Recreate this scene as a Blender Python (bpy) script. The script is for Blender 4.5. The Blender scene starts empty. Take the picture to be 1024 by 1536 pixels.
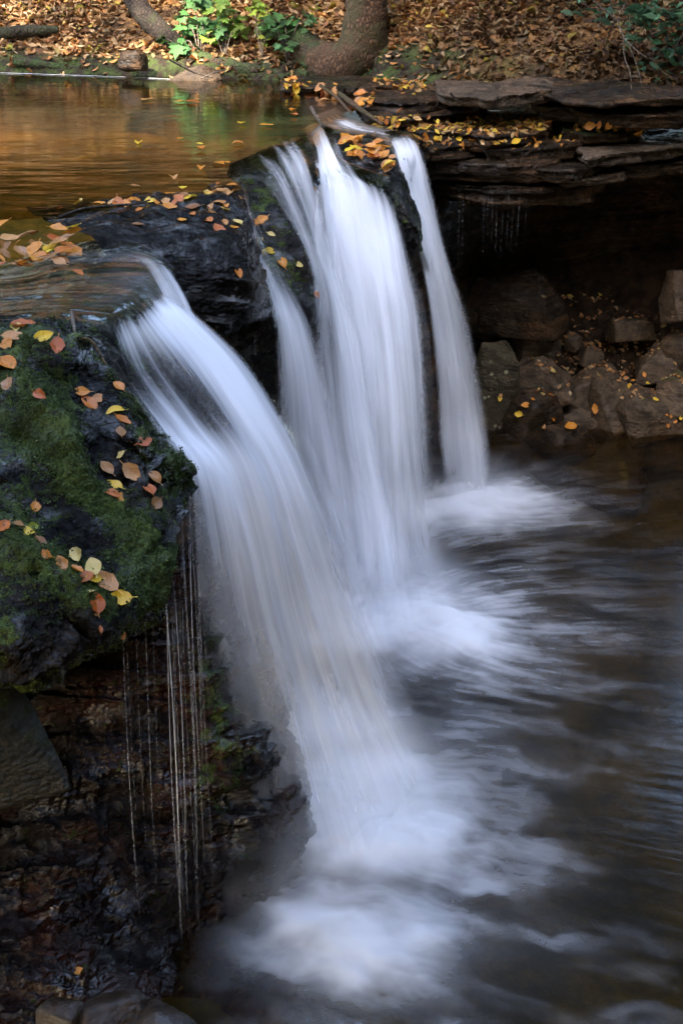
import bpy, bmesh, math, random
import numpy as np
from mathutils import Vector, Matrix
from mathutils.bvhtree import BVHTree

random.seed(11)
RNG = np.random.default_rng(11)
SC = bpy.context.scene
COL = SC.collection
R = math.radians

# ------------------------------------------------------------------ camera
CAMZ, PITCH, FPX = 4.6, R(22.4), 2429.0
CP, SP = math.cos(PITCH), math.sin(PITCH)
cam = bpy.data.cameras.new('camera')
cam_o = bpy.data.objects.new('camera', cam)
COL.objects.link(cam_o)
cam_o.location = (0, 0, CAMZ)
cam_o.rotation_euler = (R(90) - PITCH, 0, 0)
cam.sensor_fit = 'VERTICAL'
cam.sensor_height = 36.0
cam.sensor_width = 24.0
cam.lens = FPX / 1536 * 36
cam.clip_start = 0.05
cam.clip_end = 500
SC.camera = cam_o


def ray(px, py):
    dx, dy = (px - 512) / FPX, -(py - 768) / FPX
    return np.array([dx, CP + dy * SP, -SP + dy * CP])


def P(px, py, y=None, z=None):
    """point of the place seen at a photo position, at a known distance y or height z"""
    d = ray(px, py)
    t = (y / d[1]) if y is not None else (z - CAMZ) / d[2]
    return np.array([0, 0, CAMZ]) + d * t


def P3(c):
    return P(c[0], c[1], z=0.0) if c[2] is None else P(c[0], c[1], z=2.604) if c[2] == 'p' else P(c[0], c[1], y=c[2])


# ------------------------------------------------------------------ noise
def _h(ix, iy, iz, seed):
    h = (ix.astype(np.uint32) * np.uint32(374761393) + iy.astype(np.uint32) * np.uint32(668265263)
         + iz.astype(np.uint32) * np.uint32(2246822519) + np.uint32((seed * 3266489917) & 0xffffffff))
    h = (h ^ (h >> np.uint32(15))) * np.uint32(2246822519)
    h = (h ^ (h >> np.uint32(13))) * np.uint32(3266489917)
    h = h ^ (h >> np.uint32(16))
    return h.astype(np.float64) / 2147483648.0 - 1.0


def vnoise(p, seed=0):
    f = np.floor(p)
    w = p - f
    i = f.astype(np.int64)
    w = w * w * w * (w * (w * 6 - 15) + 10)
    r = 0
    for a in (0, 1):
        wx = w[:, 0] if a else 1 - w[:, 0]
        for b in (0, 1):
            wy = w[:, 1] if b else 1 - w[:, 1]
            for c in (0, 1):
                wz = w[:, 2] if c else 1 - w[:, 2]
                r = r + wx * wy * wz * _h(i[:, 0] + a, i[:, 1] + b, i[:, 2] + c, seed)
    return r


def fbm(p, sc=1.0, octv=4, seed=0, gain=0.5, ridged=False):
    p = np.asarray(p, float) * sc
    a, s, tot = 1.0, 0.0, 0.0
    for o in range(octv):
        n = vnoise(p + o * 17.3, seed + o)
        if ridged:
            n = 1 - 2 * np.abs(n)
        s = s + a * n
        tot += a
        a *= gain
        p = p * 2.03
    return s / tot


def sstep(a, b, x):
    t = np.clip((x - a) / (b - a), 0, 1)
    return t * t * (3 - 2 * t)


# ------------------------------------------------------------------ mesh helpers
def link_mesh(name, verts, faces, mat=None, parent=None, loc=None, smooth=True, attrs=None, uv=None):
    me = bpy.data.meshes.new(name)
    v = np.asarray(verts, float)
    if loc is not None:
        v = v - np.asarray(loc)
    f = np.asarray(faces)
    if f.dtype == object or isinstance(faces, list):
        me.from_pydata(v.tolist(), [], [list(map(int, q)) for q in faces])
    else:
        n, k = f.shape
        me.vertices.add(len(v))
        me.vertices.foreach_set('co', v.astype(np.float32).ravel())
        me.loops.add(n * k)
        me.loops.foreach_set('vertex_index', f.astype(np.int32).ravel())
        me.polygons.add(n)
        me.polygons.foreach_set('loop_start', np.arange(0, n * k, k, dtype=np.int32))
        me.polygons.foreach_set('loop_total', np.full(n, k, dtype=np.int32))
    me.update(calc_edges=True)
    if smooth:
        me.polygons.foreach_set('use_smooth', np.ones(len(me.polygons), dtype=bool))
    if attrs:
        for an, av in attrs.items():
            av = np.asarray(av, np.float32)
            if av.ndim == 1:
                at = me.attributes.new(an, 'FLOAT', 'POINT')
                at.data.foreach_set('value', av)
            else:
                at = me.attributes.new(an, 'FLOAT_COLOR', 'POINT')
                at.data.foreach_set('color', np.concatenate([av, np.ones((len(av), 1), np.float32)], 1).ravel())
    if uv is not None:
        ul = me.uv_layers.new(name='UVMap')
        li = np.empty(len(me.loops), np.int32)
        me.loops.foreach_get('vertex_index', li)
        ul.data.foreach_set('uv', np.asarray(uv, np.float32)[li].ravel())
    if mat:
        me.materials.append(mat)
    o = bpy.data.objects.new(name, me)
    COL.objects.link(o)
    if loc is not None:
        o.location = loc
    if parent:
        o.parent = parent
    return o


def tag(o, label=None, cat=None, group=None, kind=None):
    if label:
        o['label'] = label
    if cat:
        o['category'] = cat
    if group:
        o['group'] = group
    if kind:
        o['kind'] = kind
    return o


def empty(name, loc):
    o = bpy.data.objects.new(name, None)
    COL.objects.link(o)
    o.location = loc
    return o


def cr_matrix(n_ctrl, n_out):
    """Catmull-Rom interpolation matrix"""
    M = np.zeros((n_out, n_ctrl))
    for k, t in enumerate(np.linspace(0, n_ctrl - 1, n_out)):
        i = min(int(t), n_ctrl - 2)
        f = t - i
        w = [-.5 * f + f * f - .5 * f ** 3, 1 - 2.5 * f * f + 1.5 * f ** 3, .5 * f + 2 * f * f - 1.5 * f ** 3, -.5 * f * f + .5 * f ** 3]
        for j in range(4):
            q = i - 1 + j
            if q < 0:
                M[k, 0] += 2 * w[j]
                M[k, 1] -= w[j]
            elif q >= n_ctrl:
                M[k, n_ctrl - 1] += 2 * w[j]
                M[k, n_ctrl - 2] -= w[j]
            else:
                M[k, q] += w[j]
    return M


def loft(grid, nu, nv):
    """grid rows x cols x k -> nv x nu x k"""
    g = np.asarray(grid, float)
    A, B = cr_matrix(g.shape[0], nv), cr_matrix(g.shape[1], nu)
    return np.einsum('ar,rck,bc->abk', A, g, B)


def grid_faces(nv, nu):
    i = np.arange(nv * nu).reshape(nv, nu)
    return np.stack([i[:-1, :-1], i[:-1, 1:], i[1:, 1:], i[1:, :-1]], -1).reshape(-1, 4)


def grid_normals(g):
    du = np.gradient(g, axis=1)
    dv = np.gradient(g, axis=0)
    n = np.cross(du, dv)
    n /= np.linalg.norm(n, axis=2, keepdims=True) + 1e-12
    c = np.array([0, 0, CAMZ]) - g
    if (n * c).sum() < 0:
        n = -n
    return n


def rock_disp(p, amp, f, seed, strata=0.0, sfreq=9.0):
    d = amp * fbm(p, f, 5, seed, .52) + .45 * amp * fbm(p, f * 2.7, 4, seed + 9, .55, ridged=True)
    if strata:
        q = p * np.array([.5, .5, 1.0]) + .03 * fbm(p, 2.0, 2, seed + 3)[:, None]
        s = fbm(q * np.array([1.2, 1.2, sfreq]), 1.0, 3, seed + 5, .5)
        d = d + strata * np.sign(s) * np.abs(s) ** .6
    return d


def patch(name, rows, nu, nv, mat, amp=.04, f=3.0, seed=1, strata=0, sfreq=9, extra=None, moss=None, world=False, bed=None):
    g = np.array([[(P3(c) if not world else np.array(c)) for c in r] for r in rows])
    G = loft(g, nu, nv)
    n = grid_normals(G)
    p = G.reshape(-1, 3)
    nn = n.reshape(-1, 3)
    d = rock_disp(p, amp, f, seed, strata, sfreq)
    if bed:
        q = p @ np.array(bed[1]) * bed[2] + .5 * fbm(p, 1.3, 3, seed + 50)
        fr = q - np.floor(q)
        d = d + bed[0] * (fr ** 2 - .5 - .8 * sstep(.9, 1.0, fr)) * (.5 + .7 * fbm(p, 1.7, 2, seed + 51))
    if extra is not None:
        d = d + extra(p)
    p2 = p + nn * d[:, None]
    att = {'moss': (moss(p2, nn) if moss else np.zeros(len(p2)))}
    F = grid_faces(nv, nu)
    # consistent facing
    a, b, c = p2[F[0][0]], p2[F[0][1]], p2[F[0][2]]
    if np.dot(np.cross(b - a, c - a), nn[F[0][0]]) < 0:
        F = F[:, ::-1]
    loc = p2.mean(0)
    loc[2] = p2[:, 2].min()
    return link_mesh(name, p2, F, mat, loc=loc, attrs=att)


def remeshed(verts, faces, voxel):
    me = bpy.data.meshes.new('work')
    me.from_pydata([tuple(v) for v in verts], [], [list(f) for f in faces])
    o = bpy.data.objects.new('work', me)
    COL.objects.link(o)
    m = o.modifiers.new('r', 'REMESH')
    m.mode = 'VOXEL'
    m.voxel_size = voxel
    dg = bpy.context.evaluated_depsgraph_get()
    ev = o.evaluated_get(dg)
    em = ev.to_mesh()
    v = np.empty(len(em.vertices) * 3, np.float32)
    em.vertices.foreach_get('co', v)
    fs = np.array([list(q.vertices) for q in em.polygons])
    ev.to_mesh_clear()
    bpy.data.objects.remove(o)
    bpy.data.meshes.remove(me)
    return v.reshape(-1, 3).astype(float), fs


def vnormals(v, f):
    n = np.zeros_like(v)
    a = np.cross(v[f[:, 2]] - v[f[:, 0]], v[f[:, 3]] - v[f[:, 1]])
    for k in range(4):
        np.add.at(n, f[:, k], a)
    return n / (np.linalg.norm(n, axis=1, keepdims=True) + 1e-12)


def smooth_mesh(v, f, it=2):
    for _ in range(it):
        s = np.zeros_like(v)
        c = np.zeros(len(v))
        fc = v[f].mean(1)
        for k in range(4):
            np.add.at(s, f[:, k], fc)
            np.add.at(c, f[:, k], 1)
        v = v * .4 + .6 * s / c[:, None]
    return v


def hull_rock(name, pts, mat, voxel=.02, amp=.02, f=5, seed=1, strata=0, sfreq=12, smooth=2, mossk=0.0, parent=None):
    bm = bmesh.new()
    for q in pts:
        bm.verts.new(q)
    r = bmesh.ops.convex_hull(bm, input=bm.verts)
    bmesh.ops.delete(bm, geom=[g for g in bm.verts if not g.link_faces], context='VERTS')
    bm.verts.index_update()
    vs = [tuple(v.co) for v in bm.verts]
    fs = [[v.index for v in q.verts] for q in bm.faces]
    bm.free()
    v, F = remeshed(vs, fs, voxel)
    v = smooth_mesh(v, F, smooth)
    n = vnormals(v, F)
    v = v + n * rock_disp(v, amp, f, seed, strata, sfreq)[:, None]
    n = vnormals(v, F)
    ms = np.clip(mossk * sstep(.2, .8, n[:, 2]) * (1 + fbm(v, 4, 3, seed + 30)), 0, 1)
    lo = v.mean(0)
    lo[2] = v[:, 2].min()
    return link_mesh(name, v, F, mat, loc=lo, attrs={'moss': ms}, parent=parent)


def tube(path, radii, seg=8, bump=0.0, seed=0):
    path = np.asarray(path, float)
    n = len(path)
    t = np.gradient(path, axis=0)
    t /= np.linalg.norm(t, axis=1, keepdims=True) + 1e-12
    ref = np.array([.13, .21, 1.0]) if abs(t[0][2]) < .8 else np.array([1.0, .1, .2])
    a = np.cross(t[0], ref)
    V = []
    for k in range(n):
        a = a - t[k] * (a @ t[k])
        a /= np.linalg.norm(a)
        b = np.cross(t[k], a)
        for s in range(seg):
            an = 2 * math.pi * s / seg
            V.append(path[k] + radii[k] * (math.cos(an) * a + math.sin(an) * b))
    V = np.array(V)
    if bump:
        c = np.repeat(path, seg, 0)
        V = c + (V - c) * (1 + bump * fbm(V, 9, 3, seed))[:, None]
    F = []
    for k in range(n - 1):
        for s in range(seg):
            F.append([k * seg + s, k * seg + (s + 1) % seg, (k + 1) * seg + (s + 1) % seg, (k + 1) * seg + s])
    return V, np.array(F)


def curve_pts(ctrl, n):
    return cr_matrix(len(ctrl), n) @ np.asarray(ctrl, float)


# ------------------------------------------------------------------ materials
class NT:
    def __init__(s, name):
        s.m = bpy.data.materials.new(name)
        s.m.use_nodes = True
        s.t = s.m.node_tree
        s.t.nodes.clear()
        s.out = s.t.nodes.new('ShaderNodeOutputMaterial')

    def n(s, typ, ins=None, **at):
        nd = s.t.nodes.new('ShaderNode' + typ)
        for k, v in at.items():
            setattr(nd, k, v)
        for k, v in (ins or {}).items():
            s.set(nd.inputs[k], v)
        return nd

    def set(s, sock, v):
        if isinstance(v, bpy.types.NodeSocket):
            s.t.links.new(v, sock)
        elif isinstance(v, (tuple, list)) and len(v) == 3 and sock.type == 'RGBA':
            sock.default_value = (*v, 1)
        else:
            sock.default_value = v

    def mix(s, f, a, b, mode='MIX'):
        nd = s.n('Mix', data_type='RGBA', blend_type=mode)
        s.set(nd.inputs[0], f)
        s.set(nd.inputs[6], a)
        s.set(nd.inputs[7], b)
        return nd.outputs[2]

    def math(s, op, a, b=0.0, c=None, clamp=False):
        nd = s.n('Math', operation=op, use_clamp=clamp)
        s.set(nd.inputs[0], a)
        s.set(nd.inputs[1], b)
        if c is not None:
            s.set(nd.inputs[2], c)
        return nd.outputs[0]

    def rng(s, v, a, b, c=0.0, d=1.0, smooth=True):
        nd = s.n('MapRange', {0: v, 1: a, 2: b, 3: c, 4: d}, interpolation_type='SMOOTHSTEP' if smooth else 'LINEAR')
        return nd.outputs[0]

    def noise(s, vec, sc, det=4, rough=.55, dist=0.0):
        return s.n('TexNoise', {'Vector': vec, 'Scale': sc, 'Detail': det, 'Roughness': rough, 'Distortion': dist}).outputs[0]

    def scale(s, vec, sc):
        return s.n('VectorMath', {0: vec, 1: sc}, operation='MULTIPLY').outputs[0]

    def attr(s, name):
        return s.n('Attribute', attribute_name=name)

    def bump(s, h, st=.5, dist=.02, nrm=None):
        ins = {'Height': h, 'Strength': st, 'Distance': dist}
        if nrm is not None:
            ins['Normal'] = nrm
        return s.n('Bump', ins).outputs[0]

    def surf(s, sh):
        s.t.links.new(sh, s.out.inputs['Surface'])
        return s.m


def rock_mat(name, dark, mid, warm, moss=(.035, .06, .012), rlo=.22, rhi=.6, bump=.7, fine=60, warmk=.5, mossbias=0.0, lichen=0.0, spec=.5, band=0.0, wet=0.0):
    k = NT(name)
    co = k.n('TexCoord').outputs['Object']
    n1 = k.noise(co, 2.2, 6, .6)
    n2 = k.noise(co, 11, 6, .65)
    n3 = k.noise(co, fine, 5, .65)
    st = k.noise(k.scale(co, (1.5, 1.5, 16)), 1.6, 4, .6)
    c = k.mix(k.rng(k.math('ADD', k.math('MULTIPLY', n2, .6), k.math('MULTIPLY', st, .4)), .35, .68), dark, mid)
    c = k.mix(k.math('MULTIPLY', k.rng(n1, .45, .7), warmk), c, warm)
    c = k.mix(k.rng(n3, .35, .75, .0, .55), c, dark)
    if band:
        bn = k.noise(k.scale(co, (.8, .8, 34)), 1.0, 4, .65)
        c = k.mix(k.math('MULTIPLY', k.rng(bn, .5, .64), band), c, dark)
        c = k.mix(k.math('MULTIPLY', k.rng(bn, .44, .34), band * .6), c, warm)
    if lichen:
        vo = k.n('TexVoronoi', {'Vector': co, 'Scale': 13.0, 'Randomness': 1.0}).outputs[0]
        sp = k.math('MULTIPLY', k.rng(vo, .16, .3, 1.0, 0.0), k.rng(k.noise(co, 5, 3), .48, .6))
        c = k.mix(k.math('MULTIPLY', sp, lichen), c, (.34, .33, .2))
    ma = k.attr('moss').outputs['Fac']
    n4 = k.noise(co, 30, 4, .7)
    jag = k.math('ADD', k.math('MULTIPLY', k.math('SUBTRACT', n2, .5), 1.7), k.math('MULTIPLY', k.math('SUBTRACT', n4, .5), 1.5))
    mm = k.rng(k.math('ADD', k.math('ADD', ma, jag), mossbias), .3, .72)
    mn = k.noise(co, 120, 4, .75)
    mc = k.mix(k.rng(mn, .36, .66), tuple(x * .15 for x in moss), moss)
    mc = k.mix(k.rng(n1, .4, .7), mc, k.mix(.5, mc, (moss[0] * 1.9, moss[1] * 1.6, moss[2])))
    c = k.mix(mm, c, mc)
    ro = k.rng(k.noise(co, 9, 5, .65), .4, .62, rlo, rhi)
    ro = k.math('ADD', ro, k.math('MULTIPLY', mm, .35), clamp=True)
    vb = k.n('TexVoronoi', {'Vector': k.scale(co, (1, 1, 1.8)), 'Scale': 26.0}, feature='F1').outputs[0]
    h = k.math('ADD', k.math('MULTIPLY', n2, 1.0), k.math('MULTIPLY', n3, .5))
    h = k.math('ADD', h, k.math('MULTIPLY', vb, -.5))
    h = k.math('ADD', h, k.math('MULTIPLY', k.math('MULTIPLY', mn, mm), .9))
    nr = k.bump(h, k.rng(k.noise(co, 3.3, 4, .6), .36, .62, bump * .3, bump), .045)
    if wet:
        wm = k.rng(k.noise(k.scale(co, (1, 1, 1.5)), 4.2, 5, .62), .5, .6)
        wm = k.math('MULTIPLY', wm, k.math('SUBTRACT', 1.0, k.math('MULTIPLY', mm, .7)))
        ro = k.n('MapRange', {0: wm, 1: 0.0, 2: 1.0, 3: ro, 4: .09}).outputs[0]
        spec = k.n('MapRange', {0: wm, 1: 0.0, 2: 1.0, 3: spec * .6, 4: wet}).outputs[0]
    b = k.n('BsdfPrincipled', {'Base Color': c, 'Roughness': ro, 'Normal': nr, 'Specular IOR Level': spec})
    return k.surf(b.outputs[0])


MAT = {}
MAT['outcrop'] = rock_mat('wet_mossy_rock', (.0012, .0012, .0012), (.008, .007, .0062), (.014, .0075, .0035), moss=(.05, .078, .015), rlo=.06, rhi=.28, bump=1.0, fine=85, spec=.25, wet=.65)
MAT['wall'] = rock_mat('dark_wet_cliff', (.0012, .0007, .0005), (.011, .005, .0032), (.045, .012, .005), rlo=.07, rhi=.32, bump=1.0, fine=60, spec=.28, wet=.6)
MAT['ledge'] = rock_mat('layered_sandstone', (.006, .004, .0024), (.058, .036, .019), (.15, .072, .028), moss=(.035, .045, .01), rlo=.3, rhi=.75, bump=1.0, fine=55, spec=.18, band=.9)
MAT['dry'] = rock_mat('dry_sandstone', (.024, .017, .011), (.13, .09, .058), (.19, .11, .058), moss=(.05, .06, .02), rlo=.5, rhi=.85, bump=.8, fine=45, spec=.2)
MAT['lichen'] = rock_mat('lichen_rock', (.022, .018, .01), (.085, .066, .036), (.11, .08, .04), moss=(.05, .06, .02), rlo=.5, rhi=.85, bump=.8, fine=45, lichen=.9, spec=.2)
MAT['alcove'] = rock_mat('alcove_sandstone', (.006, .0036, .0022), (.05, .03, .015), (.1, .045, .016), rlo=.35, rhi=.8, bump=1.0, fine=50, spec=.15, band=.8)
MAT['stone'] = rock_mat('tan_stone', (.008, .005, .003), (.034, .02, .0105), (.045, .023, .01), rlo=.35, rhi=.7, bump=.4, fine=40, spec=.3)


def soil_mat():
    k = NT('leaf_mould')
    co = k.n('TexCoord').outputs['Object']
    vo = k.n('TexVoronoi', {'Vector': k.scale(co, (1, 1, 1)), 'Scale': 17.0})
    n = k.noise(co, 3, 5, .6)
    c = k.mix(k.n('SeparateColor', {0: vo.outputs['Color']}).outputs[0], (.045, .022, .008), (.2, .1, .035))
    c = k.mix(k.rng(n, .45, .65), c, (.03, .018, .009))
    h = k.math('ADD', vo.outputs['Distance'], k.noise(co, 40, 3))
    b = k.n('BsdfPrincipled', {'Base Color': c, 'Roughness': .85, 'Normal': k.bump(h, .8, .04), 'Specular IOR Level': .2})
    return k.surf(b.outputs[0])


MAT['soil'] = soil_mat()


def dirt_mat():
    k = NT('dark_dirt')
    co = k.n('TexCoord').outputs['Object']
    n = k.noise(co, 6, 6, .65)
    n2 = k.noise(co, 45, 4, .65)
    c = k.mix(k.rng(n, .35, .65), (.009, .005, .0026), (.036, .019, .0095))
    c = k.mix(k.rng(n2, .58, .78, 0, .6), c, (.06, .036, .018))
    b = k.n('BsdfPrincipled', {'Base Color': c, 'Roughness': .9, 'Normal': k.bump(n2, .8, .03), 'Specular IOR Level': .2})
    return k.surf(b.outputs[0])


MAT['dirt'] = dirt_mat()


def leaf_mat(name, c1, c2, gloss=.35, veins=True):
    k = NT(name)
    oi = k.n('ObjectInfo').outputs['Random']
    uv = k.n('TexCoord').outputs['UV']
    sx = k.n('SeparateXYZ', {0: uv})
    base = k.mix(oi, c1, c2)
    no = k.noise(k.n('TexCoord').outputs['Object'], 45, 4, .6)
    base = k.mix(k.rng(no, .5, .78, 0, .75), base, tuple(x * .35 for x in c1))
    ax = k.math('ABSOLUTE', k.math('SUBTRACT', sx.outputs[0], .5))
    w = k.math('SINE', k.math('MULTIPLY', k.math('SUBTRACT', sx.outputs[1], k.math('MULTIPLY', ax, .55)), 62.0))
    if veins:
        base = k.mix(k.rng(w, .55, 1.0, 0, .32), base, tuple(x * .45 for x in c1))
        base = k.mix(k.rng(ax, .0, .035, .5, 0.0), base, tuple(min(1, x * 1.3) for x in c2))
    d = k.n('BsdfPrincipled', {'Base Color': base, 'Roughness': gloss, 'Normal': k.bump(w, .35, .004), 'Specular IOR Level': .5})
    t = k.n('BsdfTranslucent', {'Color': base})
    return k.surf(k.n('MixShader', {0: .22, 1: d.outputs[0], 2: t.outputs[0]}).outputs[0])


LEAF = {
    'yellow': leaf_mat('yellow_leaf', (.62, .36, .02), (.75, .55, .04)),
    'orange': leaf_mat('orange_leaf', (.5, .16, .015), (.62, .26, .03)),
    'brown': leaf_mat('brown_leaf', (.2, .08, .02), (.33, .15, .04)),
    'rust': leaf_mat('rust_leaf', (.36, .08, .012), (.48, .15, .02)),
    'tan': leaf_mat('tan_leaf', (.42, .18, .05), (.54, .28, .1)),
    'pale': leaf_mat('pale_leaf', (.52, .36, .09), (.62, .46, .15)),
    'green': leaf_mat('yellow_green_leaf', (.28, .3, .03), (.4, .4, .05)),
}


def attr_leaf_mat(name, rough=.6, trans=.3):
    k = NT(name)
    c = k.attr('col').outputs['Color']
    n = k.noise(k.n('TexCoord').outputs['Object'], 30, 3)
    c2 = k.mix(k.rng(n, .3, .75, 0, .5), c, k.mix(1.0, c, (.4, .35, .3), 'MULTIPLY'))
    d = k.n('BsdfPrincipled', {'Base Color': c2, 'Roughness': rough, 'Specular IOR Level': .3})
    t = k.n('BsdfTranslucent', {'Color': c2})
    return k.surf(k.n('MixShader', {0: trans, 1: d.outputs[0], 2: t.outputs[0]}).outputs[0])


MAT['foliage'] = attr_leaf_mat('green_foliage')
MAT['litter'] = attr_leaf_mat('dry_leaf_litter', .7, .12)


def bark_mat(name, a, b, mossk=.0):
    k = NT(name)
    co = k.n('TexCoord').outputs['Object']
    vo = k.n('TexVoronoi', {'Vector': k.scale(co, (1, 1, .45)), 'Scale': 34.0}, feature='DISTANCE_TO_EDGE').outputs[0]
    n = k.noise(co, 7, 5, .6)
    c = k.mix(k.rng(vo, .02, .25), tuple(x * .3 for x in a), a)
    c = k.mix(k.rng(n, .4, .65), c, b)
    if mossk:
        c = k.mix(k.math('MULTIPLY', k.rng(k.noise(co, 3.5, 5, .65), .45, .58), mossk), c, (.035, .055, .015))
    h = k.math('ADD', k.math('MULTIPLY', vo, 1.6), k.noise(co, 60, 4))
    p = k.n('BsdfPrincipled', {'Base Color': c, 'Roughness': .85, 'Normal': k.bump(h, .9, .02), 'Specular IOR Level': .25})
    return k.surf(p.outputs[0])


MAT['bark'] = bark_mat('brown_bark', (.13, .072, .038), (.07, .04, .023), .35)
MAT['bark_dark'] = bark_mat('dark_bark', (.05, .035, .024), (.03, .02, .015), .3)
MAT['bark_moss'] = bark_mat('mossy_bark', (.07, .05, .03), (.04, .03, .02), .95)
MAT['twig'] = bark_mat('grey_twig', (.2, .16, .12), (.12, .09, .07))


def clear_water(k, tint, nrm, rough, f0=1.33):
    fr = k.n('Fresnel', {'IOR': f0, 'Normal': nrm}).outputs[0]
    g = k.n('BsdfGlossy', {'Color': (1, 1, 1), 'Roughness': rough, 'Normal': nrm})
    t = k.n('BsdfTransparent', {'Color': tint})
    return k.n('MixShader', {0: fr, 1: t.outputs[0], 2: g.outputs[0]}).outputs[0]


def white_water(k, nrm=None, col=(.86, .87, .9)):
    ins = {'Color': col, 'Roughness': 1.0}
    if nrm is not None:
        ins['Normal'] = nrm
    d = k.n('BsdfDiffuse', ins)
    t = k.n('BsdfTranslucent', {'Color': col})
    return k.n('MixShader', {0: .35, 1: d.outputs[0], 2: t.outputs[0]}).outputs[0]


def fall_mat():
    k = NT('falling_water')
    w = k.attr('w').outputs['Fac']
    c = k.attr('film').outputs['Fac']
    uv = k.n('TexCoord').outputs['UV']
    s1 = k.noise(k.scale(uv, (5.0, .22, 1)), 1.0, 2, .5, .15)
    s2 = k.noise(k.scale(uv, (17.0, .35, 1)), 1.0, 3, .6, .1)
    s3 = k.noise(k.scale(uv, (52.0, .6, 1)), 1.0, 3, .6)
    s = k.math('ADD', k.math('ADD', k.math('MULTIPLY', s1, .5), k.math('MULTIPLY', s2, .4)), k.math('MULTIPLY', s3, .15))
    # where the water is thin only the denser strands stay white
    vv = k.n('SeparateXYZ', {0: uv}).outputs[1]
    soft = k.rng(vv, .4, 2.2, .45, 1.05)
    lo = k.math('SUBTRACT', k.math('SUBTRACT', .98, k.math('MULTIPLY', soft, .42)), k.math('MULTIPLY', w, .8))
    al = k.n('MapRange', {0: s, 1: lo, 2: k.math('ADD', lo, soft), 3: 0.0, 4: 1.0}, interpolation_type='SMOOTHSTEP').outputs[0]
    al = k.math('MULTIPLY', al, k.rng(w, .0, .35), clamp=True)
    al = k.math('MULTIPLY', al, .97)
    nr = k.bump(s, .25, .05)
    film = clear_water(k, (.42, .46, .3), k.bump(s, .5, .012), .1, 1.09)
    ft = k.n('MixShader', {0: c, 1: k.n('BsdfTransparent').outputs[0], 2: film}).outputs[0]
    return k.surf(k.n('MixShader', {0: al, 1: ft, 2: white_water(k, nr)}).outputs[0])


MAT['fall'] = fall_mat()


def trickle_mat():
    k = NT('thin_water_thread')
    w = k.attr('w').outputs['Fac']
    t = k.n('BsdfTransparent')
    return k.surf(k.n('MixShader', {0: w, 1: t.outputs[0], 2: white_water(k)}).outputs[0])


MAT['trickle'] = trickle_mat()


def pond_mat():
    k = NT('still_brown_water')
    co = k.n('TexCoord').outputs['Object']
    n = k.noise(k.scale(co, (2.0, 5.0, 1)), 1.0, 3, .5)
    n2 = k.noise(k.scale(co, (7.0, 16.0, 1)), 1.0, 2, .5)
    h = k.math('ADD', n, k.math('MULTIPLY', n2, .22))
    return k.surf(clear_water(k, (.56, .44, .17), k.bump(h, .12, .05), .09, 1.36))


MAT['pond'] = pond_mat()


def stream_mat():
    k = NT('sliding_stream_water')
    uv = k.n('TexCoord').outputs['UV']
    n = k.noise(k.scale(uv, (9.0, .9, 1)), 1.0, 4, .55, .2)
    n2 = k.noise(k.scale(uv, (34.0, 1.3, 1)), 1.0, 3, .55)
    h = k.math('ADD', n, k.math('MULTIPLY', n2, .3))
    return k.surf(clear_water(k, (.34, .36, .2), k.bump(h, .5, .03), .16, 1.3))


MAT['stream'] = stream_mat()


def pool_mat():
    k = NT('plunge_pool_water')
    co = k.n('TexCoord').outputs['Object']
    fo = k.attr('foam').outputs['Fac']
    uv = k.n('TexCoord').outputs['UV']
    n = k.noise(k.scale(co, (3.0, 8.0, 1)), 1.0, 4, .6, .4)
    n2 = k.noise(k.scale(co, (14.0, 30.0, 1)), 1.0, 3, .6, .5)
    h = k.math('ADD', n, k.math('MULTIPLY', n2, .1))
    cw = clear_water(k, (.62, .5, .2), k.bump(h, .06, .03), .22, 1.27)
    return k.surf(k.n('MixShader', {0: fo, 1: cw, 2: white_water(k, None, (.88, .89, .92))}).outputs[0])


MAT['pool'] = pool_mat()


def bed_mat(name, a, b):
    k = NT(name)
    co = k.n('TexCoord').outputs['Object']
    n = k.noise(co, 2.2, 5, .6)
    n2 = k.noise(co, 14, 4, .6)
    c = k.mix(k.rng(k.math('ADD', k.math('MULTIPLY', n, .7), k.math('MULTIPLY', n2, .3)), .36, .64), a, b)
    p = k.n('BsdfPrincipled', {'Base Color': c, 'Roughness': .9, 'Normal': k.bump(n2, .6, .03), 'Specular IOR Level': .2})
    return k.surf(p.outputs[0])


MAT['pond_bed'] = bed_mat('pond_floor', (.035, .036, .008), (.16, .1, .026))
MAT['pool_bed'] = bed_mat('pool_floor', (.009, .0085, .002), (.055, .044, .01))


def mist_mat(name, dens, seed):
    k = NT(name)
    co = k.n('TexCoord').outputs['Object']
    r = k.n('VectorMath', {0: co}, operation='LENGTH').outputs['Value']
    n = k.noise(k.n('VectorMath', {0: co, 1: (seed, 0, 0)}, operation='ADD').outputs[0], 2.2, 3, .55)
    f = k.math('MULTIPLY', k.rng(r, .1, 1.0, 1.0, 0.0), k.rng(n, .3, .7, .35, 1.3))
    v = k.n('VolumePrincipled', {'Color': (.95, .96, 1.0), 'Density': k.math('MULTIPLY', f, dens), 'Anisotropy': .0})
    k.t.links.new(v.outputs[0], k.out.inputs['Volume'])
    return k.m


# ------------------------------------------------------------------ terrain of the falls
def seg_d(p, a, b):
    a, b = np.asarray(a), np.asarray(b)
    t = np.clip(((p - a) @ (b - a)) / ((b - a) @ (b - a)), 0, 1)
    return np.linalg.norm(p - (a + t[:, None] * (b - a)), axis=1)


def poly_d(p, pts):
    d = np.full(len(p), 9.0)
    for a, b in zip(pts[:-1], pts[1:]):
        d = np.minimum(d, seg_d(p, a, b))
    return d


SOLID = []          # rock meshes that leaves may lie on

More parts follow.
